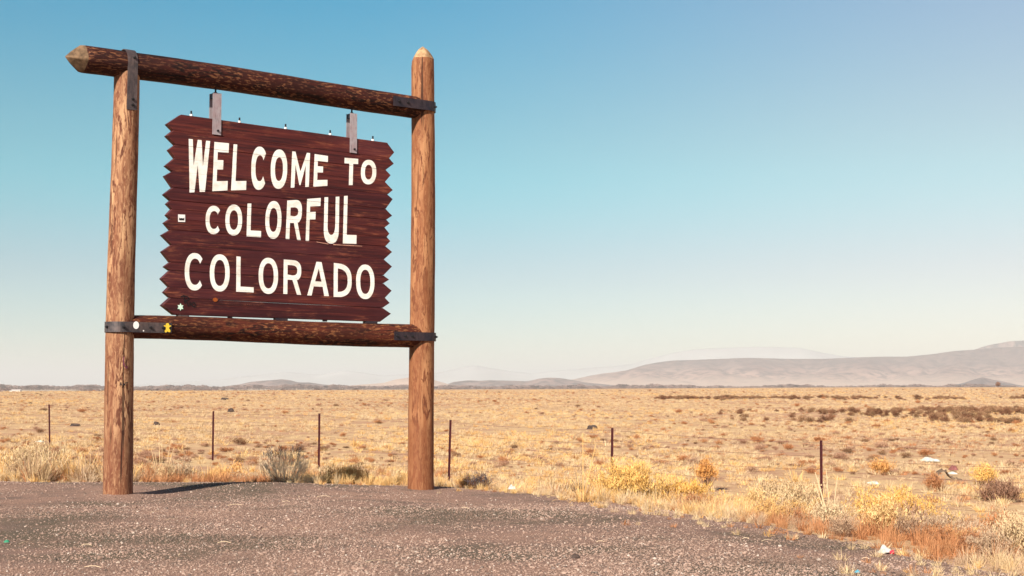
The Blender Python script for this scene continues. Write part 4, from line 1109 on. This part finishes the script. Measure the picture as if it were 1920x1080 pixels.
# crushed paper cup: white with a red rim
t = thing("crushed_cup", "crushed white paper cup with red on its rim, on the gravel at lower right", "litter", (3.39,13.07,gz(3.39,13.07)))
obj("cup_body", crumple("cup_body", 6, .105, .09, .055, M['paper'], 12, 8), t, (0,0,.01), (0,-.2,.4))
M['red'] = plain("red_print", (.62,.03,.05), .5, .3, 40)
mb = MB(); mb.cyl((.035,-.045,.014), (.070,-.05,.018), .016, .020, 9); obj("cup_rim", mb.mesh("cup_rim", M['red']), t)
# half-buried tyre piece with a rag and paper caught on it
M['tyre'] = plain("faded_rubber", (.15,.105,.075), .9, .35, 14)
t = thing("tyre_piece", "torn faded tyre piece arching out of the ground behind the wires at right", "tyre", (10.69,35.2,gz(10.69,35.2)))
mb = MB(); prev = None; V = []; F = []
path = [(-.27,-.06),(-.27,.10),(-.23,.21),(-.14,.26),(-.04,.24),(.02,.14),(.10,.08),(.22,.05),(.34,.03)]
for i, (a, z) in enumerate(path):
    V += [(a, -.09, z), (a, .09, z), (a+.02, .09, z-.05), (a+.02, -.09, z-.05)]
for i in range(len(path)-1):
    for k in range(4): F.append((i*4+k, i*4+(k+1) % 4, (i+1)*4+(k+1) % 4, (i+1)*4+k))
F += [(3,2,1,0), tuple((len(path)-1)*4+k for k in range(4))]
obj("tread", mesh("tread", V, F, M['tyre']), t)
mb = MB()
for i in range(1, len(path)-1):
    a, z = path[i]; mb.box(a-.012, a+.012, -.097, -.02, z-.004, z+.012); mb.box(a+.03, a+.05, .02, .097, z-.004, z+.012)
obj("tread_blocks", mb.mesh("tread_blocks", M['tyre']), t, kind="stuff")
M['rag'] = plain("maroon_rag", (.20,.075,.07), .9, .3, 10)
obj("rag", crumple("rag", 9, .24, .16, .14, M['rag']), loc=(12.0,38.9,gz(12.0,38.9)+.06), label="maroon crumpled rag just behind the tyre piece", cat="rag")
obj("paper_scrap", crumple("paper_scrap", 10, .26, .12, .06, M['paper']), loc=(11.35,36.9,gz(11.35,36.9)+.05), label="white paper caught between the tyre piece and the rag", cat="paper")
M['green'] = plain("green_scrap", (.05,.24,.14), .6, .2); M['blue'] = plain("blue_scrap", (.12,.35,.45), .5, .2)
obj("wrapper", crumple("wrapper", 11, .05, .04, .02, M['green'], 6, 4), loc=(-4.51,12.82,gz(-4.51,12.82)+.01), label="tiny green wrapper on the gravel at the far left", cat="litter")
obj("wrapper", crumple("wrapper", 12, .045, .03, .015, M['blue'], 6, 4), loc=(2.59,10.80,gz(2.59,10.8)+.01), label="tiny blue wrapper on the gravel at the bottom right", cat="litter")
# loose straws on the gravel
mb = MB(); r = random.Random(8)
for k in range(36):
    x_ = r.uniform(-4.5, 4.5); y_ = r.uniform(10.5, 19)
    if edge_dist(np.array([x_]), np.array([y_]))[0] > -.1: continue
    th = r.uniform(0, 3.14); l = r.uniform(.06, .22); z = gz(x_, y_)+.018
    pts = [Vector((x_+math.cos(th)*l*(q-.5), y_+math.sin(th)*l*(q-.5), z+.012*math.sin(q*3.14))) for q in (0,.33,.66,1)]
    for a, b2 in zip(pts[:-1], pts[1:]): mb.cyl(a, b2, .0025, n=4, cap=False)
obj("straw_litter", mb.mesh("straw_litter", V_['pale']), kind='stuff', label="loose dry straws lying on the gravel")

# ---------------------------------------------------------------- the river plain: tree belts, far buildings
V_['fartree'] = veg_material("bare_cottonwoods", (.16,.10,.085), (.22,.14,.115), (.29,.19,.16), trans=0)
def tree_blob(seed):
    r = random.Random(seed); mb = MB(); h = 1.0
    mb.cyl((0,0,-.1), (0,0,.45), .035, .02, 5)
    for k in range(5):
        th = r.uniform(0, 6.28); mb.cyl((0,0,r.uniform(.2,.4)), (.3*math.cos(th), .3*math.sin(th), r.uniform(.6,.85)), .018, .008, 4)
    for k in range(240):
        th = r.uniform(0, 6.28); el = math.acos(r.uniform(-.6, 1)); rr = .42*r.random()**.4
        c = Vector((rr*math.sin(el)*math.cos(th), rr*math.sin(el)*math.sin(th), .60+rr*.9*math.cos(el)))
        a = Vector((r.gauss(0,1), r.gauss(0,1), r.gauss(0,1))).normalized(); b2 = a.orthogonal().normalized(); s_ = .05
        mb.add([c-a*s_, c+b2*s_, c+a*s_, c-b2*s_], [(0,1,2,3)])
    return mb.mesh("tree_blob", V_['fartree'])
ct = protos("belt_tree", [tree_blob(k) for k in range(4)])
def belt(name, label, d0, d1, h0, h1, n, a0, a1, thr, seed, scl=40):
    a_ = rng.uniform(a0, a1, n); r_ = rng.uniform(d0, d1, n); X = r_*np.sin(a_); Y = r_*np.cos(a_)
    k = rng.random(n) < np.clip((fbm(a_*scl, r_/600, seed, 4)-thr)*5, 0, 1); X, Y = X[k], Y[k]
    s = rng.uniform(h0, h1, len(X)); s = s*(.6+.8*fbm(np.arctan2(X, Y)*90, Y*0, seed+3, 3))
    P_, ro, sc, ii = place(X, Y, s, rng.integers(0,4,len(X)), .03); sc[:, 0] *= 1.8; sc[:, 1] *= 1.8
    scatter(name, label, P_, ro, sc, ii, ct)
belt("near_tree_belt", "thin brown belt of bare shrubs and trees on the plain", 2600, 3300, 4.0, 7.5, 3000, -.40, .40, .36, 201)
belt("far_tree_belt", "long brown belt of bare trees along the river at the foot of the hills", 4800, 6200, 10, 16, 6500, -.42, .34, .26, 211)
belt("edge_tree_belt", "low brush along the far edge of the field", 1500, 1900, 1.2, 2.4, 1500, -.40, .40, .42, 221)
M['wall_w'] = plain("white_painted_siding", (.80,.78,.74), .7, .06); M['roof_g'] = plain("grey_metal_roof", (.35,.30,.28), .6, .1); M['wall_t'] = plain("tan_siding", (.55,.42,.32), .7, .1)
def farm(x_, y_, w, d, h, label, wall, rz=0, rise=.25):
    t = thing("farm_building", label, "farm building", (x_, y_, gz(x_, y_)), rz)
    mb = MB(); mb.box(-w/2, w/2, -d/2, d/2, -1, h); obj("wall", mb.mesh("wall", wall), t)
    mb = MB(); o_ = .4; rh = h+w*rise*.5
    mb.add([(-w/2-o_,-d/2-o_,h+.01),(w/2+o_,-d/2-o_,h+.01),(w/2+o_,d/2+o_,h+.01),(-w/2-o_,d/2+o_,h+.01),(-w/2-o_,0,rh),(w/2+o_,0,rh)], [(0,1,5,4),(2,3,4,5),(0,4,3),(1,2,5),(3,2,1,0)])
    obj("roof", mb.mesh("roof", M['roof_g']), t)
    mb = MB(); mb.box(-w*.12, w*.12, -d/2-.06, -d/2-.01, -.5, h*.7); obj("door", mb.mesh("door", M['wall_t']), t)
farm(-1010, 2900, 22, 10, 4.2, "long white farm building on the plain at the far left", M['wall_w'])
farm(-300, 3000, 10, 8, 4.0, "small white house on the plain beneath the middle butte, left of the right post", M['wall_w'])
farm(480, 2950, 11, 8, 3.4, "small white house on the plain below the left part of the mesa", M['wall_w'])
farm(648, 2900, 16, 9, 4.2, "white farm building among bare trees below the right part of the mesa", M['wall_w'])
farm(690, 2950, 20, 9, 5.2, "tan farm building beside the white one below the right part of the mesa", M['wall_t'])
t = thing("lone_tree", "single dark tree on the field edge below the small cinder cone", "tree", (375, 1100, gz(375, 1100)))
mb = MB(); mb.cyl((0,0,-.5), (0,0,2.2), .28, .16, 7); mb.cyl((0,0,1.6), (.8,.2,3.4), .12, .05, 5); mb.cyl((0,0,1.5), (-.8,-.2,3.2), .12, .05, 5)
obj("trunk", mb.mesh("trunk", V_['brown']), t)
mb = MB(); r = random.Random(77)
for k in range(420):
    v = Vector((r.gauss(0,1), r.gauss(0,1), r.gauss(0,1))).normalized()*r.random()**.4; c = Vector((v.x*2.0, v.y*2.0, 3.3+v.z*1.9)); a = Vector((r.gauss(0,1), r.gauss(0,1), r.gauss(0,1))).normalized()*.3; b2 = a.orthogonal().normalized()*.2
    mb.add([c-a, c+b2, c+a, c-b2], [(0,1,2,3)])
obj("crown", mb.mesh("crown", V_['darkbrush']), t)
